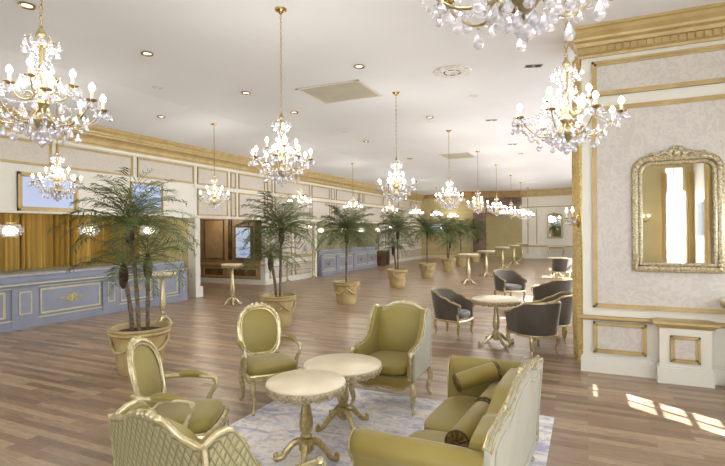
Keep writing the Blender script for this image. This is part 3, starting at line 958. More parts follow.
SZ = {0: (1.0, .86, 2.37), 1: (1.0, .77, 2.36), 2: (1.2, .9, 2.49)}
for i, (x, y, a, lb, fu) in enumerate(pos):
    k_, sz, z0 = SZ.get(i, (1.0, 1.0, CHZ))
    o = place(full if fu else mid, uf if fu else um, (x, y, z0), a, lb, 'chandelier', G1)
    o.scale = (k_, k_, sz)
roots = [o for o in col.objects if o.parent is None and o.name.split('.')[0] == 'chandelier']
for o in roots:
    x, y, z0 = o.location
    chain_and_rose(o, (ceil_z(x) - z0) / o.scale[2], links=y < 9 and x > -7)
    chand_light(o, CH_W * (.75 if y < 4.6 else 1.0))

# bar pendant lamps
pn = empty('bar_pendant')
m = MB()
for z, r, n in ((.03, .11, 12), (.075, .18, 18), (.13, .215, 22), (.19, .21, 20), (.24, .17, 16)):
    for k in range(n):
        a = 2 * PI * k / n
        m.lathe([(0, -.035), (.018, -.005), (.014, .015), (0, .03)], 5, (r * math.cos(a), r * math.sin(a), z))
m.build('crystal_shade', 'crystal', pn)
MB().ball((0, 0, .14), .135, 12, .8).build('globe', 'globe', pn)
MB().lathe([(.12, .285), (.135, .29), (.135, .3), (.12, .305)], 16).lathe([(0, .32), (.02, .31), (.025, .29), (0, .28)], 8).build('rim', 'brass', pn)
MB().tube([(0, 0, .3), (0, 0, .86)], .006, 6).build('rod', 'brass', pn)
u_ = [False]
for y, lb in [(5.79, 'glowing crystal pendant over the bar at the left edge'), (7.48, 'glowing crystal pendant over the bar left of the near palm'), (9.17, 'glowing crystal pendant seen through the near palm'),
              (17.8, 'glowing crystal pendant over the far counter, first from the cream post'), (19.9, 'glowing crystal pendant over the far counter, just right of the third palm leaves'), (21.8, 'third glowing crystal pendant over the far counter'), (23.9, 'last glowing crystal pendant at the right end of the far counter')]:
    place(pn, u_, (-10.45 if y < 12 else -10.2, y, 1.76), 0, lb, 'pendant lamp', 'crystal pendants over the bars')
for y in (7.3, 20.8):
    l = bpy.data.lights.new('bar_glow', 'AREA'); l.shape = 'RECTANGLE'; l.size = 5.5; l.size_y = .3; l.energy = 30; l.color = (1, .9, .72)
    o = bpy.data.objects.new('bar_glow', l); col.objects.link(o); o.location = (-10.7, y, 2.55); o.rotation_euler = (0, 0, PI / 2)
l = bpy.data.lights.new('lobby_spot', 'POINT'); l.energy = 32; l.color = (1, .85, .66); l.shadow_soft_size = .1
o = bpy.data.objects.new('lobby_spot', l); col.objects.link(o); o.location = (-12.0, 12.9, 2.4)

# wall sconces
def make_sconce():
    t = empty('wall_sconce')
    MB().pillow((0, 0, 0), (.02, .04, .1), 2.2, 4).build('back_plate', 'brass', t)
    for s in (-1, 1):
        m = MB(); m.tube(bez([(.01, 0, -.02), (.06, s * .04, -.06), (.11, s * .08, -.03), (.12, s * .09, .03)], 10), .007, 6)
        o = m.build('arm', 'goldleaf', t)
        MB().lathe([(0, .025), (.03, .032), (.034, .042), (0, .038)], 10, (.12, s * .09, 0)).build('drip_pan', 'brass', o)
        MB().lathe([(.01, .035), (.01, .11)], 8, (.12, s * .09, 0)).build('candle', 'ivory', o)
        MB().lathe([(0, .108), (.014, .125), (.016, .14), (.006, .17), (0, .18)], 8, (.12, s * .09, 0)).build('bulb', 'bulb', o)
        m = MB()
        for dx, dy in ((.03, 0), (-.03, 0), (0, .03), (0, -.03)):
            b = drop(.05, .012); m.add([(v[0] + .12 + dx, v[1] + s * .09 + dy, v[2] + .03) for v in b.v], b.f)
        m.build('crystal_drops', 'crystal', o)
    return t
sn = make_sconce(); u_ = [False]
for x, y, z, rz, lb in [(XP - .05, 7.1, 1.97, PI + .45, 'two candle sconce at the edge of the gold drape'), (XL + .02, 14.35, 1.9, 0, 'two candle sconce on the panelled wall behind the second palm'),
                        (XL + .02, 16.5, 1.9, 0, 'two candle sconce beside the post before the far bar'), (XL + .02, 25.2, 1.9, 0, 'two candle sconce on the far left wall past the second bar'),
                        (-8.9, 31.5, 1.9, -PI / 2, 'sconce on the ochre end wall left of centre'), (-7.9, 31.8, 1.9, -PI / 2, 'sconce on the ochre end wall behind the far palms'),
                        (2.0, YB + .02, 2.2, PI / 2, 'two candle sconce seen in the gilded mirror')]:
    place(sn, u_, (x, y, z), rz, lb, 'sconce', 'two candle wall sconces')

# light box on end wall
o = MB().box((-.42, -.06, -.09), (.42, 0, .09)).build('light_box', 'lightbox', smooth=False); o.location = (-4.8, 32.84, 3.02); o.rotation_euler.z = .32
tag(o, 'bright white horizontal light box on the dark header of the end wall', 'light')
# small blue picture at the far end
root = empty('wall_picture', (-9.1, 31.42, 1.72)); root.rotation_euler.z = .31; tag(root, 'small blue picture on the ochre end wall above the far palms', 'picture')
MB().box((-.5, -.05, -.03), (.5, .02, .62)).build('frame', 'wood_dark', root, smooth=False)
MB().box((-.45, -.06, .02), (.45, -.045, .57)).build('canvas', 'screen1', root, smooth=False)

# ================================================================== MIRRORS
def make_mirror(name, label, W, Hh, loc, rz, glassmat='mirror'):
    t = empty(name, loc, rz); tag(t, label, 'mirror')
    # outline: rounded top corners
    def outline(w, h, r, n=8, z0=0.0):
        pts = [(-w / 2, z0), (w / 2, z0)]
        for k in range(n + 1):
            a = PI / 2 * k / n; pts.append((w / 2 - r + r * math.cos(a), h - r + r * math.sin(a)))
        for k in range(n + 1):
            a = PI / 2 + PI / 2 * k / n; pts.append((-w / 2 + r + r * math.cos(a), h - r + r * math.sin(a)))
        return pts
    def ringtube(mb, w, h, r, z0, rad, y, flat=1):
        o = outline(w, h, r, 8, z0)
        path = []
        for i in range(len(o)):
            a, b = o[i], o[(i + 1) % len(o)]
            d = math.hypot(a[0] - b[0], a[1] - b[1]); k = max(1, int(d / .08))
            for j in range(k): path.append((a[0] + (b[0] - a[0]) * j / k, y, a[1] + (b[1] - a[1]) * j / k))
        mb.tube(path, rad, 8, closed=True, flat=flat)
    m = MB()
    ringtube(m, W - .08, Hh - .04, .16, .04, .042, -.03)
    ringtube(m, W - .19, Hh - .10, .12, .095, .022, -.045)
    ringtube(m, W - .03, Hh - .015, .18, .015, .018, -.02)
    m.build('frame', 'silvergilt', t)
    o = outline(W - .18, Hh - .09, .11, 8, .09)
    MB().prism(o, 'y', -.02, -.012).build('mirror_glass', glassmat, t, smooth=False)
    m = MB()
    for k in range(-4, 5):
        a = PI / 2 - k * .36
        m.pillow((.075 * math.cos(a), -.05, Hh - .0 + .06 * math.sin(a)), (.028, .025, .045), 2, 3)
    m.pillow((0, -.06, Hh + .02), (.05, .035, .05), 2, 4)
    for s in (-1, 1):
        P = bez([(s * .05, -.05, Hh - .03), (s * .13, -.05, Hh + .03), (s * .2, -.05, Hh - .01), (s * .27, -.05, Hh + .02), (s * .33, -.045, Hh - .03)], 14)
        m.tube(P, [.024 - .0012 * i for i in range(len(P))], 7)
    m.build('carved_crest', 'silvergilt', t)
    m = MB()
    for s in (-1, 1):
        for k in range(4): m.pillow((s * (W / 2 - .05), -.06, .05 + .05 * k), (.03, .02, .03), 2, 3)
        for k in range(5):
            a = PI / 2 * k / 4
            m.pillow((s * (W / 2 - .2 + .15 * math.cos(a)), -.06, Hh - .19 + .15 * math.sin(a)), (.03, .02, .03), 2, 3)
    m.build('corner_carving', 'silvergilt', t)
make_mirror('wall_mirror', 'large silver gilt mirror with carved crest on the damask wall', .96, 1.44, (.995, YP - .006, 1.32), 0)
make_mirror('wall_mirror', 'small bright crested mirror on the far cream wall', .95, 1.55, (-1.83, 32.86, 1.3), -.14)

# ================================================================== DRAPES
def drape_mesh(p0, p1, z0, z1, amp, n, flare=0.0, tie=None):
    a = Vector(p0 + (0,)); b = Vector(p1 + (0,)); t = b - a; nr = Vector((t.y, -t.x, 0)).normalized()
    def P(u, v, s):
        k = 1.0
        q = a + t * (.5 + (u - .5) * (1 - (flare * v)))
        q = q + nr * (amp * (math.sin(2 * PI * n * u + .6 * math.sin(7 * v)) + .3 * math.sin(2 * PI * n * 2.3 * u + 2)) + s)
        return (q.x, q.y, z0 + (z1 - z0) * v)
    return MB().slab(lambda u, v: P(u, v, 0), lambda u, v: P(u, v, .014), n * 10, 14)
o = drape_mesh((-.08, 7.32), (-.17, 7.9), .02, 4.3, .035, 5, .35).build('drape', 'drape_damask'); tag(o, 'floor length gold damask drape against the cream wall end', 'drape')
structure(MB().box((-.2, 8.3, 0), (3.5, 8.42, CE)).build('wall_behind_drape', 'cream', smooth=False)) if False else None
# drapes behind the camera, seen in the mirror
o = drape_mesh((3.22, -6.8), (3.5, -6.8), .02, 3.9, .03, 4).build('drape', 'drape_damask'); tag(o, 'gold drape right of the bright window, seen in the mirror', 'drape')
o = drape_mesh((2.5, -6.8), (2.68, -6.8), .02, 3.9, .03, 3).build('drape', 'drape_damask'); tag(o, 'gold drape left of the bright window, seen in the mirror', 'drape')
o = drape_mesh((3.40, -4.5), (3.40, -3.9), .02, 3.9, .04, 5).build('drape', 'drape_damask'); tag(o, 'gold drape at the right edge of the mirror reflection', 'drape')
root = empty('framed_picture', (3.47, -5.45, 1.55)); tag(root, 'grey picture in a white frame, seen in the mirror', 'picture')
MB().box((-.04, -.55, 0), (.02, .55, 1.25)).build('frame', 'cream', root, smooth=False)
MB().box((-.05, -.47, .08), (-.04, .47, 1.17)).build('canvas', 'canvas_grey', root, smooth=False)

# ================================================================== RUG
o = MB().box((-1.4, -1.95, 0), (1.4, 1.95, .006)).build('rug', 'rug', smooth=False); o.location = (-1.7, 3.15, 0)
tag(o, 'faded blue and cream rug under the olive seating group', 'rug')

# ================================================================== TABLES
def pedestal_table(name, r, h, foot_r, carved=True):
    t = empty(name)
    n = 40
    MB().lathe([(0, h), (r - .008, h), (r, h - .006), (r + .004, h - .014), (r - .002, h - .024), (0, h - .024)], n).build('marble_top', 'marble', t)
    m = MB()
    # carved scalloped apron
    nn = 120
    vs = []; fs = []
    rows = [(-.004, -.024, 0), (.008, -.032, 0), (.004, -.048, .2), (-.004, -.068, 1), (-.02, -.08, 1.4), (-.05, -.075, 1), (-.09, -.03, 0)]
    for dr, dz, wv in rows:
        for i in range(nn):
            a = 2 * PI * i / nn
            rr = r + dr + .005 * math.sin(a * 20) * (dz < -.03); z = h + dz - wv * .010 * abs(math.sin(a * 10))
            vs.append((rr * math.cos(a), rr * math.sin(a), z))
    for j in range(len(rows) - 1):
        for i in range(nn):
            k = (i + 1) % nn; fs.append((j * nn + i, j * nn + k, (j + 1) * nn + k, (j + 1) * nn + i))
    m.add(vs, fs)
    m.build('carved_apron', 'silvergilt', t)
    hh = h - .024
    s = hh - .16
    z0 = .16
    def Z(q): return z0 + s * q
    prof = [(.0, Z(1)), (.11, Z(1)), (.10, Z(.985)), (.05, Z(.96)), (.035, Z(.93)), (.045, Z(.90)), (.032, Z(.87)), (.03, Z(.8)), (.036, Z(.6)), (.052, Z(.42)), (.058, Z(.3)), (.05, Z(.2)), (.034, Z(.14)), (.05, Z(.1)), (.035, Z(.06)), (.05, Z(0)), (.062, .15), (.06, .1), (.035, .07), (0, .065)]
    if h > 1: prof = [(q_[0] * (1.25 if q_[0] < .1 else 1), q_[1]) for q_ in prof]
    MB().lathe(prof[::-1], 20).build('column', 'goldleaf' if h < .7 else 'gilt', t)
    for k in range(4):
        a = PI / 2 * k
        P = bez([(.03, 0, .16), (.09, 0, .155), (.16, 0, .085), (foot_r - .05, 0, .035), (foot_r, 0, .025), (foot_r + .012, 0, .05), (foot_r - .01, 0, .062)], 20)
        nP = len(P)
        m = MB(); m.tube(P, [.032 - .017 * min(1, i / (nP * .8)) for i in range(nP)], 8)
        m.pillow((foot_r + .0, 0, .022), (.026, .02, .022), 2.5, 4)
        o = m.build('leg', 'goldleaf' if h < .7 else 'gilt', t); o.rotation_euler.z = a
    return t
ct = pedestal_table('coffee_table', .315, .65, .24)
tag(ct, 'small round marble coffee table nearest the camera, gold pedestal', 'table', 'low round marble tables'); ct.location = (-2.05, 3.32, .007); ct.rotation_euler.z = R(24.9)
ct = pedestal_table('coffee_table', .365, .6, .26)
tag(ct, 'larger round marble coffee table behind the nearest one', 'table', 'low round marble tables'); ct.location = (-2.10, 4.06, .007); ct.rotation_euler.z = R(55)
ct = pedestal_table('pedestal_table', .38, .75, .3)
tag(ct, 'round marble table among the dark tub chairs', 'table'); ct.location = (-1.34, 8.0, 0); ct.rotation_euler.z = R(40)
ct = copy_tree(ct); ct.location = (-1.05, 20.6, 0); ct['label'] = 'small far white table beyond the farthest tub chair'
bt = pedestal_table('bar_table', .3, 1.04, .24)
u_ = [False]
for i, (x, y, s, lb) in enumerate([(-7.67, 7.05, .88, 'high gilded table behind the near palm'), (-8.14, 9.69, .88, 'high gilded table standing before the lobby opening'),
                                   (-3.71, 16.62, 1.15, 'high gilded table nearest in the far row, left of the tub chairs'), (-3.64, 19.5, 1.1, 'second high gilded table of the far row'),
                                   (-3.7, 24.0, 1.1, 'third high gilded table of the far row'), (-3.55, 26.9, 1.0, 'fourth high gilded table of the far row'), (-3.5, 30.1, 1.0, 'last high gilded table of the far row by the cream wall'),
                                   (1.65, 6.68, .9, 'high table cut off by the right edge of the photo')]):
    place(bt, u_, (x, y, 0), R(30 + 17 * i), lb, 'table', 'high round gilded tables', scale=(s, s, 1))

# ================================================================== ROUND BACK ARMCHAIRS
def cabriole(x, y, h, sx, sy, r=.026):
    P = bez([(x, y, h), (x + sx * .018, y + sy * .018, h * .72), (x - sx * .002, y - sy * .002, h * .35), (x + sx * .004, y + sy * .004, .05), (x + sx * .022, y + sy * .022, .014)], 14)
    n = len(P)
    rad = [interp([0, .3, .8, .93, 1], [r, r * 1.1, r * .55, r * .6, r * .75], i / (n - 1)) for i in range(n)]
    return MB().tube(P, rad, 8)
def oval_armchair():
    t = empty('armchair')
    tilt = R(14)
    ca, sa = math.cos(tilt), math.sin(tilt)
    cx, cz, ry, rz_ = -.27, .735, .23, .275
    def bp(a, k=1.0, off=0.0):
        e = 2 / 2.3 if math.sin(a) > 0 else 2 / 3.4
        y = ry * k * math.copysign(abs(math.cos(a)) ** e, math.cos(a)); w = rz_ * k * math.copysign(abs(math.sin(a)) ** e, math.sin(a))
        y *= 1 + .1 * (w / rz_)
        return (cx - w * sa + off * ca - .05 * (1 - (y / ry) ** 2) * .6, y, cz + w * ca + off * sa)
    ring = [bp(2 * PI * i / 44) for i in range(44)]
    m = MB(); m.tube(ring, .022, 8, closed=True)
    m.tube([bp(2 * PI * i / 44, .9, .012) for i in range(44)], .01, 6, closed=True)
    # crest carving
    for k in (-3, -2, -1, 0, 1, 2, 3):
        p = bp(PI / 2 + k * .16, 1.06 - abs(k) * .008, 0); m.pillow(p, (.02, .028, .02 + .012 * (3 - abs(k)) / 3), 2, 3)
    for s in (-1, 1):
        m.tube(bez([bp(-PI / 2 + s * .75, 1.02), (-.245, s * .2, .47), (-.24, s * .21, .38)], 8), .024, 8)
    m.build('back_frame', 'gilt', t)
    def face(off, dome):
        def fn(u, v):
            rr = v * .93; a = u * 2 * PI
            p = bp(a, max(rr, .001), off + dome * (1 - v * v)); return p
        return fn
    m = MB(); m.grid(face(.0, .045), 32, 6); m.grid(face(-.012, -.02), 32, 6); m.build('back_cushion', 'olive', t, angle=80)
    # seat
    m = MB(); m.pillow((.0, 0, .425), (.265, .27, .065), 4.2, 7); m.build('seat_cushion', 'olive', t)
    m = MB()
    out = [(-.24, -.22), (.2, -.28), (.25, -.24), (.275, 0), (.25, .24), (.2, .28), (-.24, .22)]
    P = bez([(a, b, .365) for a, b in out], 30)
    m.tube(P + [Vector((-.25, 0, .365))], .028, 8, closed=True, flat=1.3)
    m.build('seat_rail', 'gilt', t)
    for s in (-1, 1):
        m = MB(); P = bez([(-.29, s * .235, .66), (-.2, s * .27, .655), (-.05, s * .29, .655), (.1, s * .295, .64), (.155, s * .3, .63), (.165, s * .295, .605)], 18)
        m.tube(P, .019, 8)
        m.tube(bez([(.15, s * .298, .625), (.165, s * .3, .57), (.12, s * .285, .5), (.09, s * .27, .38)], 12), [.02, .019, .018, .017, .017, .017, .018, .019, .02, .021, .022, .023, .024][:len(bez([(0, 0, 0), (1, 0, 0), (1, 1, 0), (0, 1, 0)], 12))], 8)
        o = m.build('armrest', 'gilt', t)
        m = MB(); m.tube(bez([(-.14, s * .28, .665), (-.03, s * .29, .67), (.09, s * .295, .655)], 10), [.014, .024, .029, .031, .031, .031, .03, .026, .018, .012, .01][:len(bez([(0, 0, 0), (1, 0, 0), (2, 0, 0)], 10))], 10)
        m.build('arm_pad', 'olive', o)
    for x, y, sx in ((.235, -.235, 1), (.235, .235, 1), (-.23, -.205, -1), (-.23, .205, -1)):
        cabriole(x, y, .37, sx, math.copysign(1, y)).build('leg', 'gilt', t)
    return t
oa = oval_armchair(); u_ = [False]
place(oa, u_, (-3.1, 4.26, .006), R(-34), 'cream gilt armchair with oval olive back, behind the coffee tables', 'armchair', 'oval backed gilt armchairs')
place(oa, u_, (-2.83, 2.80, .006), R(26), 'cream gilt armchair with oval olive back at the left, in front of the near palm', 'armchair', 'oval backed gilt armchairs')

# ================================================================== WING CHAIRS
def wing_chair(outer):
    t = empty('wing_chair')
    W = .31
    def topz(y):
        return interp([0, .1, .22, .3, .34], [1.01, 1.0, .95, .935, .94], abs(y))
    def bx(z, yy=0): return -.30 - .14 * max(0, z - .4) - .02 * (1 - (yy / W) ** 2)
    def F(d, inset=0.0, zb=.36):
        def fn(u, v):
            y = -W + 2 * W * u; y *= (1 - inset)
            zt = topz(y) - inset * .2
            z = zb + (zt - zb) * v
            bulge = .03 * math.sin(PI * u) * math.sin(PI * min(1, v * 1.05)) if d > 0 else 0
            return (bx(z, y) + d + bulge, y, z)
        return fn
    MB().slab(F(.07, .12), F(.0, .06), 14, 12).build('back_cushion', 'olive', t)
    MB().slab(F(.0), F(-.035), 16, 12).build('outer_back', outer, t)
    # sides: wings flowing down to arms
    xs = [-.38, -.33, -.27, -.2, -.13, -.05, .08, .2, .3]
    zs = [.94, .97, .975, .9, .78, .68, .635, .63, .615]
    def sz(x): return interp(xs, zs, x)
    def ybase(x): return W + .03 * max(0, (x + .38)) 
    for s in (-1, 1):
        def S(off, s=s, grow=0):
            def fn(u, v):
                x = -.38 + .68 * u
                zt = sz(x); z = .34 + (zt - .34) * v
                flare = .02 * max(0, (z - .45)) * (1.0 if x > -.25 else .4)
                return (x - (.0 if v < 1 else 0), s * (ybase(x) + off + flare), z)
            return fn
        o = MB().slab(S(.0), S(-.06), 22, 10).build('side_cushion', 'olive', t)
        o = MB().slab(S(.022), S(.002), 22, 10).build('outer_side', outer, t)
        m = MB()
        P = [Vector(S(-.012)(k / 26, 1)) + Vector((0, 0, .004)) for k in range(27)]
        m.tube(P, .015, 8, flat=1.2)
        e = P[-1]
        m.tube(bez([(e.x + .0, e.y, e.z), (e.x + .03, e.y, e.z - .01), (e.x + .035, e.y, e.z - .05), (e.x - .01, e.y - s * .01, e.z - .14), (e.x + .005, e.y - s * .02, .34)], 14), .02, 8)
        m.pillow((e.x + .015, e.y, e.z - .01), (.035, .03, .03), 2, 4)
        m.build('side_moulding', 'gilt', t)
    m = MB()
    P = [Vector(F(-.012)(k / 30, 1)) + Vector((0, 0, .006)) for k in range(31)]
    m.tube(P, .015, 8, flat=1.3)
    for k in (-2, -1, 0, 1, 2): m.pillow((bx(1.03) - .01, k * .032, 1.03 - abs(k) * .005), (.018, .022, .018), 2, 3)
    for s in (-1, 1):
        m.tube([(bx(z, W) - .02, s * (W + .012), z) for z in (.34, .5, .7, .85, .955)], .014, 6)
    m.build('top_moulding', 'gilt', t)
    m = MB(); m.pillow((.03, 0, .43), (.30, .275, .06), 5, 7); m.build('seat_cushion', 'olive', t)
    m = MB(); m.box((-.32, -.31, .3), (.29, .31, .375)); m.build('seat_base', 'olive', t, smooth=False)
    # serpentine apron
    pts = []
    for k in range(25):
        y = -.33 + .66 * k / 24; pts.append((y, .235 + .055 * math.cos(y / .33 * PI) ** 2 * (1 if abs(y) > .16 else 0) + (.0 if abs(y) > .16 else .055 * math.cos(y / .33 * PI) ** 2 * 0 + .02 * math.cos(y / .16 * PI / 2))))
    pts2 = [(.33, .36), (-.33, .36)]
    m = MB(); m.prism(pts + pts2, 'x', .285, .315); m.build('apron', 'olive', t, smooth=False)
    m = MB(); m.tube([(.312, a, b) for a, b in pts], .012, 6); m.build('apron_moulding', 'gilt', t)
    for x, y, sx in ((.3, -.325, 1), (.3, .325, 1), (-.33, -.31, -1), (-.33, .31, -1)):
        cabriole(x, y, .31, sx, math.copysign(1, y), .028).build('leg', 'gilt', t)
    return t
wc = wing_chair(M['palegreen'])
wc.location = (-1.92, 4.87, 0.007); wc.rotation_euler.z = R(-89); tag(wc, 'olive wing chair with cream gilt edge facing the camera behind the tables', 'armchair')
wc = wing_chair(M['quilt'])
wc.location = (-1.66, 1.93, .007); wc.scale = (1.04, 1.04, 1.03); wc.rotation_euler.z = R(82); tag(wc, 'wing chair seen from behind with quilted pale green back, bottom left', 'armchair')

# ================================================================== SOFA
def sofa():
    t = empty('sofa')
    HW = .9
    def topz(y):
        y = abs(y); return interp([0, .2, .4, .48, .56, .78, .92], [.93, .925, .87, .845, .865, .85, .80], y)
    def bx(z): return -.36 - .09 * max(0, z - .3)
    def F(d, inset=0.0, zb=.16, ztopd=0.0):
        def fn(u, v):
            y = (-HW + 2 * HW * u) * (1 - inset); z = zb + (topz(y) - ztopd - zb) * v
            return (bx(z) + d, y, z)
        return fn
    MB().slab(F(.0), F(-.035), 40, 8).build('outer_back', 'palegreen', t)
    # inner back upholstery: domed cushion
    def G(u, v):
        y = (-HW + 2 * HW * u) * .93; z = .4 + (topz(y) - .03 - .4) * v
        return (bx(z) + .1 + .04 * math.sin(PI * v) + .02 * math.sin(PI * u), y, z)
    MB().slab(G, F(.005, .05, .4, .01), 40, 8).build('back_cushion', 'olive', t)
    m = MB()
    m.tube([Vector(F(.0)(k / 60, 1)) + Vector((0, 0, .004)) for k in range(61)], .013, 8, flat=1.2)
    m.tube([Vector(F(-.036, .0, .16, .006)(k / 60, 1)) for k in range(61)], .009, 6)
    for c in (0, .48, -.48):
        for k in (-1, 0, 1): m.pillow((bx(.88), c + k * .03, topz(c) + .022 - abs(k) * .006), (.018, .022, .02), 2, 3)
    m.build('top_moulding', 'gilt', t)
    m = MB()
    P = [Vector((bx(topz(y) - .09) - .038, y, topz(y) - .09)) for y in [-.78 + 1.56 * k / 40 for k in range(41)]]
    P += [Vector((bx(z) - .038, .78, z)) for z in (.6, .45, .3, .24)] + [Vector((bx(.24) - .038, y, .24)) for y in (.5, 0, -.5, -.78)] + [Vector((bx(z) - .038, -.78, z)) for z in (.3, .45, .6)]
    m.tube(P, .008, 6, closed=True)
    m.build('back_inlay_moulding', 'palegreen', t)
    # arms, rolled outward
    for s in (-1, 1):
        # cross-section in (y,z) swept along x
        cs = [(.77, .38), (.77, .55), (.775, .66), (.79, .725), (.82, .765), (.865, .78), (.905, .765), (.935, .73), (.94, .69), (.92, .655), (.895, .63), (.885, .5), (.885, .2), (.77, .2)]
        n = len(cs); vs = []; fs = []
        X = [-.40, -.2, .0, .2, .36, .41, .43]
        for i, x in enumerate(X):
            dz = -.02 * max(0, (x + .2)) ; k = 1.0
            for a, b in cs:
                if i == len(X) - 1: a = .84 + (a - .84) * .8; b = .5 + (b - .5) * .95
                vs.append((x, s * a, b + dz * (1 if b > .5 else 0)))
        for i in range(len(X) - 1):
            for j in range(n):
                k = (j + 1) % n; fs.append((i * n + j, i * n + k, (i + 1) * n + k, (i + 1) * n + j))
        fs.append(tuple(range(n))); fs.append(tuple((len(X) - 1) * n + j for j in range(n)))
        m = MB(); m.add(vs, fs)
        o = m.build('arm', 'olive', t, angle=60)
        m = MB(); m.tube([(.43, s * (.84 + (a - .84) * .9), .5 + (b - .5) * .97 - .012) for a, b in cs], .009, 6, closed=True); m.build('arm_moulding', 'gilt', o)
    for s in (-1, 1):
        m = MB(); m.pillow((.03, s * .383, .42), (.375, .383, .075), 5, 7); m.build('seat_cushion', 'olive', t)
    m = MB(); m.box((-.36, -.88, .18), (.39, .88, .36)); m.build('seat_base', 'olive', t, smooth=False)
    m = MB(); m.tube(bez([(.4, -.88, .2), (.41, -.6, .17), (.41, 0, .2), (.41, .6, .17), (.4, .88, .2)], 24), .02, 8); m.tube([(-.37, -.88, .18), (-.37, .88, .18)], .018, 8); m.build('base_rail', 'gilt', t)
    for x, y, sx in ((.36, -.83, 1), (.36, .83, 1), (.37, 0, 1), (-.33, -.83, -1), (-.33, .83, -1)):
        cabriole(x, y, .2, sx, math.copysign(1, y) if y else 0, .028).build('leg', 'gilt', t)
    return t
SX, SY = -.745, 3.22
sf = sofa(); sf.location = (SX, SY, 0.007); sf.rotation_euler.z = PI - R(3)
sf.scale = (.86, 1, 1)
tag(sf, 'olive satin sofa with pale green outer back and gilt moulding', 'sofa')
def bolster(L, r, gather=True):
    t = empty('bolster_pillow')
    n = 14
    prof = [(0, -L / 2 + .012), (r * .3, -L / 2), (r * .85, -L / 2 + .004), (r, -L / 2 + .03), (r * 1.02, 0), (r, L / 2 - .03), (r * .85, L / 2 - .004), (r * .3, L / 2), (0, L / 2 - .012)]
    rot = Matrix.Rotation(PI / 2, 3, 'X')
    MB().lathe(prof, 24, rot=rot).build('cylinder_cover', 'pillow', t)
    for s in (-1, 1):
        m = MB()
        for k in range(12):
            a = 2 * PI * k / 12
            m.tube([(r * .12 * math.cos(a), s * (L / 2 + .004), r * .12 * math.sin(a)), (r * .5 * math.cos(a + .1), s * (L / 2 + .008), r * .5 * math.sin(a + .1)), (r * .9 * math.cos(a), s * (L / 2 - .002), r * .9 * math.sin(a))], .008, 5)
        m.pillow((0, s * (L / 2 + .008), 0), (.018, .012, .018), 2, 3)
        m.tube([(r * .97 * math.cos(2 * PI * k / 20), s * (L / 2 - .012), r * .97 * math.sin(2 * PI * k / 20)) for k in range(20)], .008, 5, closed=True)
        m.build('gathered_end', 'ruffle', t)
    return t
b1 = bolster(.6, .075); b1.location = (-.68, 3.11, .592); b1.rotation_euler = (0, 0, R(-4)); tag(b1, 'olive bolster with gathered rosette end, nearest on the sofa seat', 'bolster', 'olive bolsters on the sofa')
b2 = bolster(.48, .075); b2.location = (-.645, 3.69, .592); b2.rotation_euler = (0, 0, R(-4)); tag(b2, 'olive bolster lying behind the rosette bolster along the sofa back', 'bolster', 'olive bolsters on the sofa')
b3 = bolster(.35, .07); b3.location = (-.79, 3.82, .70); b3.rotation_euler = (R(16), 0, R(-62)); tag(b3, 'olive bolster lying crosswise against the far sofa arm', 'bolster', 'olive bolsters on the sofa')

# ================================================================== TUB CHAIRS
def tub_chair():
    t = empty('tub_chair')
    def plan(u, k=1.0):
        # u 0..1 around horseshoe from front left arm to front right arm
        if u < .22: q = u / .22; return (.27 - .27 * q, -(.275 + .02 * q) * k)
        if u > .78: q = (1 - u) / .22; return (.27 - .27 * q, (.275 + .02 * q) * k)
        a = (u - .22) / .56 * PI - PI / 2
        return (-.30 * k * math.cos(a), .295 * k * math.sin(a))
    def top(u):
        q = abs(u - .5) * 2
        return interp([0, .35, .62, .85, 1], [.79, .775, .68, .61, .585], q)
    def S(k0, k1):
        def fn(u, v):
            z0 = .30; z = z0 + (top(u) - z0) * v
            k = k0 + (k1 - k0) * v
            x, y = plan(u, k); 
            return (x - .05 * v * math.cos((u - .5) * PI), y, z)
        return fn
    MB().slab(S(1.0, 1.1), S(.95, 1.04), 44, 8).build('outer_shell', 'velvet', t)
    MB().slab(S(.95, 1.035), S(.84, .93), 44, 8).build('inner_back', 'velvet_seat', t)
    m = MB(); P = [Vector(S(.96, 1.03)(k / 50, 1)) + Vector((0, 0, .006)) for k in range(51)]
    m.tube(P, .014, 8, flat=1.4)
    for s, e in ((-1, P[0]), (1, P[-1])):
        m.tube(bez([tuple(e), (e.x + .035, e.y, e.z - .01), (e.x + .04, e.y, e.z - .05), (e.x - .02, e.y - s * .01, e.z - .14), (e.x + .0, e.y - s * .0, .3)], 12), .016, 8)
    m.tube([(*plan(k / 40, 1.0), .30) for k in range(41)] , .016, 8)
    m.tube(bez([(.27, -.275, .3), (.3, 0, .29), (.27, .275, .3)], 10), .024, 8)
    m.build('gilt_rim', 'goldleaf', t)
    m = MB(); m.pillow((.02, 0, .385), (.27, .245, .07), 4, 7); m.build('seat_cushion', 'velvet_seat', t)
    for x, y, sx in ((.25, -.245, 1), (.25, .245, 1), (-.2, -.2, -1), (-.2, .2, -1)):
        cabriole(x, y, .31, sx, math.copysign(1, y), .025).build('leg', 'goldleaf', t)
    return t
tb = tub_chair(); u_ = [False]
for x, y, a, lb in [(-2.17, 8.40, -14, 'dark velvet tub chair left of the round marble table, facing right'), (-.72, 7.70, 132, 'dark velvet tub chair nearest the cream wall corner, seen from behind'),
                    (-.55, 8.6, 186, 'dark velvet tub chair with shadowed side beside the gold drape'), (-1.85, 12.9, -48, 'dark velvet tub chair facing the camera behind the round table'),
                    (-.66, 11.3, 150, 'dark velvet tub chair half hidden behind the drape, beyond the two nearest ones'), (-.85, 19.4, 100, 'farthest dark tub chair, seen from behind below the far mirror')]:
    place(tb, u_, (x, y, 0), R(a), lb, 'tub chair', 'dark velvet tub chairs', scale=(1.1, 1.1, 1) if y > 9 else ((1.06, 1.06, 1) if 7.6 < y < 7.8 else None))

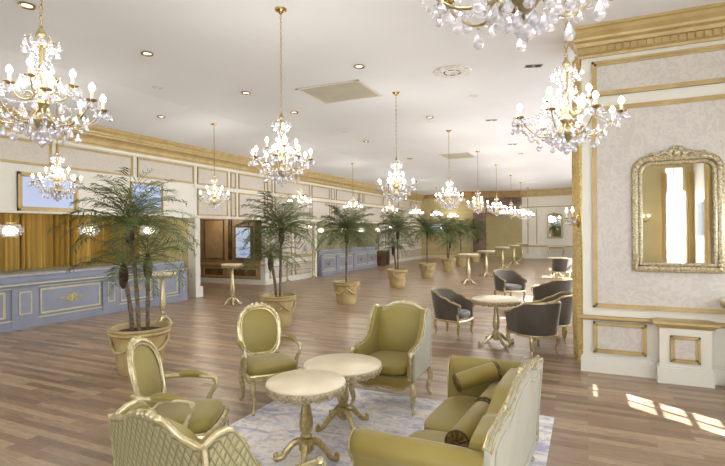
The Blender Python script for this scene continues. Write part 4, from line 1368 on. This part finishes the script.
# ================================================================== PALMS
def frond_mesh(L, seed):
    rnd = random.Random(seed)
    m = MB()
    n = 16
    P = []
    droop = rnd.uniform(.8, 1.25)
    side = rnd.uniform(-.25, .25)
    for i in range(n + 1):
        s = i / n
        a = R(66) - droop * s ** 1.3 * 1.25
        if i == 0: P.append(Vector((0, 0, 0)))
        else: P.append(P[-1] + Vector((math.cos(a), side * s * .5, math.sin(a))) * L / n)
    m.tube(P, [.006 * (1 - .8 * i / n) for i in range(n + 1)], 4)
    K = 27
    for k in range(3, K + 1):
        s = k / K
        i = min(n - 1, int(s * n)); p = P[i].lerp(P[i + 1], s * n - i)
        t = (P[i + 1] - P[i]).normalized()
        ll = L * .36 * (math.sin(PI * min(1, s * .86 + .14)) ** .55) 
        for sd in (-1, 1):
            l2 = ll * rnd.uniform(.75, 1.12)
            d = (t * rnd.uniform(.5, .8) + Vector((0, sd * .85, 0)) + Vector((0, 0, rnd.uniform(-.15, .35)))).normalized()
            e = p + d * l2 * .5; tip = p + d * l2 + Vector((0, 0, -l2 * rnd.uniform(.15, .4)))
            w = Vector((0, 0, 1)).cross(d).normalized() * .005 + Vector((0, 0, .003))
            m.add([p, e + w, tip, e - w], [(0, 1, 2, 3)])
    return m
fronds = [frond_mesh(.8, 3 + i) for i in range(6)]
def potted_palm(name, stems, rimr=.37, poth=.6, nf=26, L=.78, seed=1):
    rnd = random.Random(seed)
    t = empty(name)
    k = rimr / .37
    prof = [(0, .0), (.24 * k, 0), (.25 * k, .02), (.27 * k, .12), (.30 * k, poth * .72), (.31 * k, poth - .11), (.345 * k, poth - .095), (.36 * k, poth - .07), (.35 * k, poth - .045), (.372 * k, poth - .02), (.37 * k, poth),
            (.33 * k, poth), (.32 * k, poth - .05), (.3 * k, poth - .08)]
    pot = MB().lathe(prof, 36).build('pot', 'pot', t)
    for q in range(4):
        a0 = q * PI / 2 + .3; m = MB()
        m.tube([((.335 - .028 * math.sin(PI * s)) * k * math.cos(a0 + s * PI / 2), (.335 - .028 * math.sin(PI * s)) * k * math.sin(a0 + s * PI / 2), poth - .14 - .15 * math.sin(PI * s)) for s in [i / 12 for i in range(13)]], [.012 + .012 * math.sin(PI * i / 12) for i in range(13)], 8)
        rr = .315 * k
        for b in range(3): m.pillow((rr * math.cos(a0), rr * math.sin(a0), poth - .13 - .05 * b), (.028, .028, .03), 2, 3)
        m.build('swag_relief', 'pot', pot)
    MB().lathe([(0, poth - .055), (.2 * k, poth - .06), (.315 * k, poth - .075)], 24).build('soil', 'soil', t)
    meshes = {}
    for si, (bx_, by_, tx, ty, tz, n, sc_) in enumerate(stems):
        m = MB(); P = bez([(bx_, by_, poth - .09), (bx_ + (tx - bx_) * .3, by_ + (ty - by_) * .3, poth + (tz - poth) * .4), (tx, ty, tz)], 12)
        m.tube(P, [.028 - .004 * math.sin(i * 2.1) for i in range(len(P))], 8)
        tr = m.build('trunk', 'trunk', t)
        m = MB(); m.lathe([(.02, -.26), (.05, -.2), (.062, -.08), (.05, .0), (.03, .06), (0, .1)], 10, (tx, ty, tz)); m.build('husk', 'husk', tr)
        for q in range(n):
            src = fronds[q % 6]
            if (q % 6) not in meshes:
                meshes[q % 6] = src.build('frond', 'frond', None, smooth=False); fo = meshes[q % 6]; first = True
            else:
                fo = meshes[q % 6].copy(); col.objects.link(fo)
            fo.parent = tr
            el = (q / n)
            az = q * 2.39996 + rnd.uniform(-.2, .2)
            s = sc_ * rnd.uniform(.85, 1.08)
            tilt = R(66) - el * R(92) + rnd.uniform(-.12, .12)      # positive = more drooping
            fo.location = (tx, ty, tz + .03)
            fo.rotation_euler = (0, tilt, az)
            fo.scale = (s * (1.12 if el < .5 else 1.0), s, s)
    return t
GP = 'palms in stone pots down the hall'
p1 = potted_palm('potted_palm', [(.0, -.03, -.1, -.06, 1.93, 36, 1.08), (-.12, .03, -.22, .0, 1.36, 15, .85), (.08, .05, .1, .02, 1.48, 15, .9)], .40, .6, seed=2)
tag(p1, 'nearest potted palm with three stems in front of the blue bar counter', 'potted palm', GP); p1.location = (-5.42, 4.6, 0); p1.rotation_euler.z = R(24)
p2 = potted_palm('potted_palm', [(.03, 0, .06, .02, 1.85, 44, 1.15), (-.05, .02, -.16, .03, 1.32, 24, .85)], .36, .6, seed=5)
u_ = [False]
for x, y, a, lb, s in [(-5.54, 7.97, 24, 'second potted palm, behind the oval backed chair and under the long chain', 1), (-5.66, 14.89, 70, 'fourth potted palm, right of the far blue counter', .98), (-5.74, 21.62, 150, 'sixth potted palm of the row', .97), (-5.9, 28.28, 200, 'last potted palm of the row, near the end wall', .97)]:
    place(p2, u_, (x, y, 0), R(a), lb, 'potted palm', GP, scale=(s, s, s))
p3 = potted_palm('potted_palm', [(0, 0, .02, .0, 1.78, 48, 1.2)], .35, .57, seed=9)
u_ = [False]
for x, y, a, lb, s in [(-5.58, 11.02, 10, 'third potted palm, in front of the far blue counter', 1), (-5.71, 18.34, 90, 'fifth potted palm of the row', 1), (-5.86, 24.6, 170, 'seventh potted palm of the row', .98)]:
    place(p3, u_, (x, y, 0), R(a), lb, 'potted palm', GP, scale=(s, s, s))

# ================================================================== SMALL THINGS
def handrail():
    t = empty('handrail', (XL + .2, 15.7, 0)); tag(t, 'white and gold railing on scrolled posts along the left wall', 'railing')
    for y in (-.9, .9):
        m = MB(); m.lathe([(.06, 0), (.05, .04), (.025, .08), (.03, .3), (.022, .5), (.03, .8), (.02, 1.0), (.03, 1.08), (0, 1.12)], 10, (0, y, 0))
        m.tube(bez([(0, y, .12), (.1, y, .06), (.2, y, .02)], 6), .018, 6)
        m.build('post', 'goldleaf', t)
    for z in (.4, .68, .96):
        MB().tube(bez([(0, -.98, z), (0, 0, z + .02), (0, .98, z)], 8), .026, 6).build('rail', 'goldleaf', t)
    MB().tube(bez([(0, .9, .96), (0, 1.06, 1.05), (0, 1.1, .9), (0, 1.06, .5), (0, .95, .3)], 14), .018, 6).build('end_scroll', 'goldleaf', t)
handrail()
t = empty('candlestick', (-10.05, 9.85, 1.045)); tag(t, 'small white and gold candlestick on the right end of the blue counter', 'candlestick')
MB().lathe([(.07, 0), (.06, .03), (.02, .06), (.03, .12), (.018, .18), (.035, .22), (0, .225)], 12).build('base', 'gilt', t)
MB().lathe([(.016, .22), (.015, .34), (0, .345)], 10).build('candle', 'ivory', t)
t = empty('drinks_cabinet', (-9.85, 23.8, 0)); tag(t, 'small dark cabinet at the far end of the second blue counter', 'cabinet')
MB().box((-.25, -.3, .03), (.25, .3, .8)).box((-.23, -.28, 0), (.23, .28, .03)).build('body', 'wood_dark', t, smooth=False)
MB().box((.25, -.27, .08), (.265, -.01, .76)).build('door', 'black', t, smooth=False)
MB().box((.25, .01, .08), (.265, .27, .76)).build('door', 'black', t, smooth=False)
MB().box((-.27, -.32, .8), (.27, .32, .83)).build('cabinet_top', 'bar_top', t, smooth=False)
def console():
    t = empty('console_table', (-1.75, 32.45, 0)); tag(t, 'small white console table below the far crested mirror', 'console table')
    t.rotation_euler.z = -.14
    MB().box((-.5, -.2, .78), (.5, .2, .82)).build('table_top', 'marble', t, smooth=False)
    MB().box((-.46, -.17, .68), (.46, .17, .78)).build('apron', 'gilt', t, smooth=False)
    for x in (-.42, .42):
        for y in (-.14, .14): cabriole(x, y, .7, math.copysign(1, x), math.copysign(1, y), .025).build('leg', 'gilt', t)
console()
